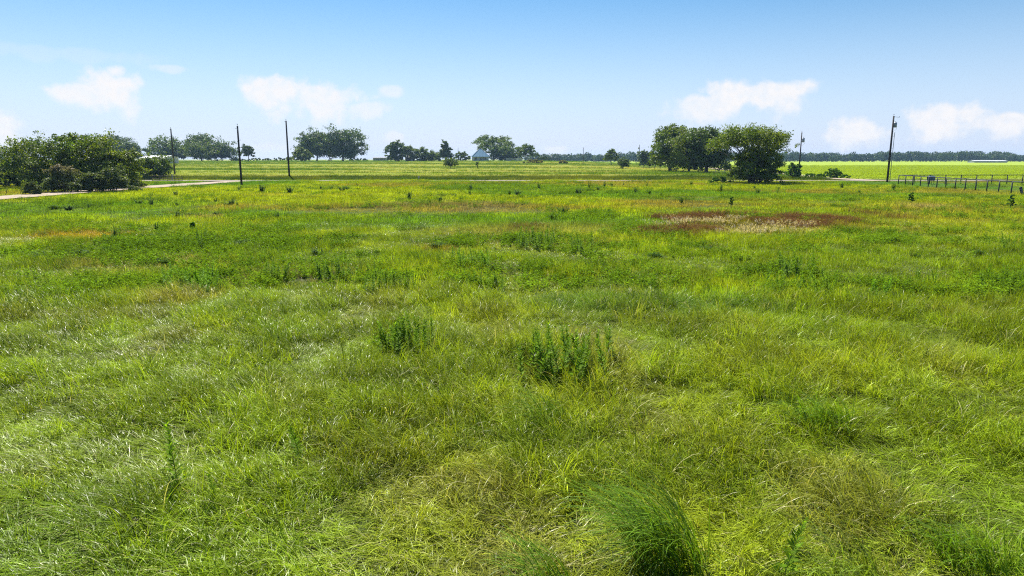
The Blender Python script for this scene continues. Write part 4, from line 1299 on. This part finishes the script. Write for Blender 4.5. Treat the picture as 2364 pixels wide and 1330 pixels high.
def build_small_things():
    # blue feeder
    g = gnd(2148, 426)
    g = on(g.x, g.y)
    r = empty('cattle_feeder', g, .15); tag(r, 'blue plastic feeder on four dark legs inside the pipe fence', 'feeder')
    for sx in (-.38, .38):
        for sy in (-.25, .25):
            MB().tube([(sx, sy, -.05), (sx * .96, sy * .96, .95)], [.035, .03], 6).build('leg', M_PIPE, r)
    t = MB(); t.add([(-.42, -.3, .62), (.42, -.3, .62), (.42, .3, .62), (-.42, .3, .62), (-.52, -.38, 1.22), (.52, -.38, 1.22), (.52, .38, 1.22), (-.52, .38, 1.22)],
                    [(3, 2, 1, 0), (0, 1, 5, 4), (1, 2, 6, 5), (2, 3, 7, 6), (3, 0, 4, 7), (4, 5, 6, 7)])
    hop = t.build('hopper', M_BLUER, r)
    MB().box((0, -.40, .92), (1.06, .04, .07)).build('rim_band', M_STEEL, hop)
    MB().add([(-.54, -.4, 1.25), (.54, -.4, 1.25), (.54, .4, 1.25), (-.54, .4, 1.25), (-.4, 0, 1.42), (.4, 0, 1.42)], [(3, 2, 1, 0), (0, 1, 5, 4), (2, 3, 4, 5), (1, 2, 5), (3, 0, 4)]).build('lid', M_BLUER, r)
    # leaning black panel
    g = gnd(2360, 449)
    r = empty('panel_board', on(g.x, g.y), .3); tag(r, 'black pierced panel leaning in the grass by the pipe fence', 'panel')
    p = MB().box((0, 0, .45), (.34, .07, 1.0)).build('board', M_BLACK, r)
    r.rotation_euler = (0, -.42, .2)
    for k in range(3):
        MB().box((0, -.045, .25 + .22 * k), (.2, .02, .07)).build('slot', M_STEEL, p)
    # pipe barrier by the drive
    A, B = gnd(352, 419), gnd(421, 419)
    r = empty('pipe_barrier', A); tag(r, 'low rusty pipe barrier where the drive meets the road', 'barrier')
    v = B - A; n = 4; ht = 1.0
    for i in range(n + 1):
        p = v * (i / n)
        MB().tube([(p.x, p.y, -.1), (p.x, p.y, ht)], [.05, .05], 8).build('post', M_RUST, r)
    for z in (ht, .55, .2):
        MB().tube([(0, 0, z), (v.x, v.y, z)], [.04, .04], 8).build('rail', M_RUST, r)
    q = gnd(398, 412)
    r = empty('fence_post', on(q.x, q.y)); tag(r, 'short grey wooden post standing next to the bare pole', 'post')
    MB().tube([(0, 0, -.1), (0, 0, 1.2), (0, 0, 1.3)], [.08, .08, .05], 8).build('stake', M_GREYB, r)
    for x, y, rot in ((12, 452, .5), (47, 449, .35)):
        q = gnd(x, y)
        r = empty('fence_post', on(q.x, q.y)); tag(r, 'thin leaning stake at the grassy edge of the drive', 'post', 'leaning stakes by the drive')
        MB().tube([(0, 0, -.1), (.35 * rot * 2, 0, .85)], [.035, .03], 6).build('stake', M_RUST, r)
    # marker at the road
    q = gnd(967, 417)
    r = empty('marker_post', on(q.x, q.y)); tag(r, 'small grey marker post at the roadside bank', 'post')
    MB().box((0, 0, .4), (.12, .06, .9)).build('stake', M_GREYB, r); MB().box((0, -.05, .7), (.3, .03, .25)).build('plate', M_STEEL, r)
    # low rails in the hay field by the grove
    A, B = at(1486, 390, 262), at(1524, 389, 262)
    A, B = on(A.x, 262), on(B.x, 262)
    r = empty('rail_fence', A); tag(r, 'short dark rail fence in the hay field next to the grove', 'fence')
    v = B - A
    for i in range(4):
        p = v * (i / 3); MB().box((p.x, p.y, p.z + .5), (.16, .16, 1.3)).build('post', M_POLE, r)
    for z in (.45, .95):
        MB().tube([(0, -.1, z), (v.x, v.y - .1, v.z + z)], [.06, .06], 6).build('rail', M_POLE, r)
    # white rail fence behind the grove trunks
    A, B = on(at(1612, 400, 196).x, 196), on(at(1672, 400, 196).x, 196)
    r = empty('rail_fence', A); tag(r, 'pale two rail fence passing behind the grove trunks', 'fence')
    v = B - A
    for i in range(4):
        p = v * (i / 3); MB().box((p.x, p.y, p.z + .55), (.12, .12, 1.3)).build('post', M_GREYB, r)
    for z in (.55, 1.05):
        MB().tube([(0, -.08, z), (v.x, v.y - .08, v.z + z)], [.055, .055], 6).build('rail', M_SIDING, r)


build_small_things()


# ------------------------------------------------------------------ buildings
def gable_barn(px0, px1, d, wall_h, rise, depth, name, label, wm, rm, rz=0.0, ribs=10, door=True):
    a, b = at(px0, 370, d), at(px1, 370, d)
    L = (b.x - a.x); c = on((a.x + b.x) / 2, d)
    r = empty(name, c, rz); tag(r, label, 'building')
    hl, hd = L / 2, depth / 2
    w = MB()
    w.add([(-hl, -hd, -.3), (hl, -hd, -.3), (hl, hd, -.3), (-hl, hd, -.3), (-hl, -hd, wall_h), (hl, -hd, wall_h), (hl, hd, wall_h), (-hl, hd, wall_h), (-hl, 0, wall_h + rise), (hl, 0, wall_h + rise)],
          [(0, 1, 5, 4), (2, 3, 7, 6), (1, 2, 6, 9, 5), (3, 0, 4, 8, 7), (3, 2, 1, 0)])
    w.build('wall', wm, r)
    for s in (-1, 1):
        rf = MB(); e, t = .35, .07
        p = [(-hl - e, s * (hd + e), wall_h - rise * e / hd), (hl + e, s * (hd + e), wall_h - rise * e / hd), (hl + e, 0, wall_h + rise), (-hl - e, 0, wall_h + rise)]
        rf.add([(x, y, z + .03) for x, y, z in p] + [(x, y, z + .03 + t) for x, y, z in p], [(3, 2, 1, 0), (4, 5, 6, 7), (0, 1, 5, 4), (1, 2, 6, 5), (2, 3, 7, 6), (3, 0, 4, 7)])
        ro = rf.build('roof', rm, r)
        for k in range(ribs):
            x = -hl + (k + .5) * L / ribs
            mb = MB(); mb.tube([(x, s * (hd + e), wall_h - rise * e / hd + .12), (x, 0, wall_h + rise + .12)], [.05, .05], 4); mb.build('rib', rm, ro)
    if door:
        MB().box((hl * .35, -hd - .04, wall_h * .42), (min(3.5, L * .25), .06, wall_h * .84)).build('door', M_GREYW, r)
        MB().box((hl + .04, 0, wall_h * .4), (.06, depth * .35, wall_h * .8)).build('end_door', M_SIDING, r)
    return r


gable_barn(334, 402, 330, 2.5, 1.15, 9, 'metal_barn', 'long low barn with white metal roof, partly behind the copse', M_GREYW, M_WHITE, rz=-.28)
gable_barn(936, 957, 432, 2.3, 1.2, 6, 'farm_shed', 'small shed with pale tin roof under the trees', M_RUST, M_WHITE, rz=.2, ribs=6)
gable_barn(864, 893, 470, 2.0, .7, 8, 'low_barn', 'low dark barn roof line at the end of the hedge', M_GREYB, M_GREYB, ribs=6, door=False)
gable_barn(2243, 2316, 720, 1.6, .8, 12, 'long_shed', 'long low white roofed shed before the distant wood', M_GREYB, M_GREYW, rz=-.05, ribs=14)


def build_house():
    d = 440
    a, b = at(1091, 372, d), at(1127, 372, d)
    L = b.x - a.x; c = on((a.x + b.x) / 2, d)
    r = empty('farm_house', c, .12); tag(r, 'farm house with steep blue hipped roof and posted porch', 'house')
    hl, hd, wh = L / 2, 5.0, 2.7
    yb = -hd + 1.8
    w = MB(); w.box((0, .9, wh / 2 - .1), (L, hd * 2 - 1.8, wh + .2)); w.build('wall', M_SIDING, r)
    e, rise = .7, 4.9
    base = [(-hl - e, -hd - e, wh), (hl + e, -hd - e, wh), (hl + e, hd + e, wh), (-hl - e, hd + e, wh)]
    ap = [(-.6, 0, wh + rise), (.6, 0, wh + rise)]
    rf = MB(); rf.add(base + ap, [(0, 1, 5, 4), (1, 2, 5), (2, 3, 4, 5), (3, 0, 4), (3, 2, 1, 0)])
    ro = rf.build('roof', M_BLUE, r)
    for p, q in ((base[0], ap[0]), (base[1], ap[1]), (base[2], ap[1]), (base[3], ap[0]), (ap[0], ap[1])):
        MB().tube([(p[0], p[1], p[2] + .06), (q[0], q[1], q[2] + .06)], [.12, .12], 5).build('ridge_cap', M_SIDING, ro)
    for i in range(1, 12):
        x = -hl - e + i * (L + 2 * e) / 12
        t = 1 - max(0, (abs(x) - .6)) / (hl + e - .6)
        MB().tube([(x, -hd - e, wh + .04), (x, (-hd - e) * (1 - t), wh + rise * t + .04)], [.04, .04], 4).build('seam', M_BLUE, ro)
    MB().box((0, -hd + .9, .1), (L, 1.8, .35)).build('porch_floor', M_GREYB, r)
    for i in range(5):
        MB().box((-hl + .15 + i * (L - .3) / 4, -hd + .1, wh / 2 + .1), (.2, .2, wh - .2)).build('porch_post', M_SIDING, r)
    for x in (-hl * .62, hl * .5):
        wd = MB().box((x, yb - .05, 1.55), (1.5, .1, 1.4)).build('window', M_DARK, r)
        MB().box((x, yb - .12, 1.55), (.08, .05, 1.4)).build('mullion', M_SIDING, wd)
        MB().box((x, yb - .12, .80), (1.7, .12, .1)).build('sill', M_SIDING, wd)
    dr = MB().box((-.1, yb - .05, 1.25), (1.0, .1, 2.05)).build('door', M_DARK, r)
    MB().box((.28, yb - .13, 1.2), (.08, .06, .12)).build('handle', M_STEEL, dr)
    # board fence beside the house
    A, B = on(at(1168, 372, 436).x, 436), on(at(1206, 372, 436).x, 436)
    f = empty('board_fence', A); tag(f, 'grey weathered board fence between the house and the golden shrub', 'fence')
    v = B - A
    n = 22
    for i in range(n):
        p = v * ((i + .5) / n)
        MB().box((p.x, p.y, p.z + .9), (v.length / n * .9, .06, 1.9 + .06 * (i % 3))).build('board', M_GREYB if i < 14 else M_SIDING, f)
    for z in (.5, 1.4):
        MB().tube([(0, .08, z), (v.x, v.y + .08, v.z + z)], [.05, .05], 5).build('rail', M_GREYB, f)


build_house()


# ------------------------------------------------------------------ haze
def build_haze():
    m, nt, N, L = new_mat('summer_haze')
    v = N('ShaderNodeVolumePrincipled')
    v.inputs['Color'].default_value = (.45, .70, 1.0, 1)
    v.inputs['Density'].default_value = .00012
    v.inputs['Anisotropy'].default_value = .2
    o = N('ShaderNodeOutputMaterial'); L(v.outputs[0], o.inputs['Volume'])
    h = MB().box((0, 1450, 12), (14000, 3200, 34)).build('haze', m)
    tag(h, 'thin blue summer haze over the farmland', 'haze', kind='stuff')


build_haze()
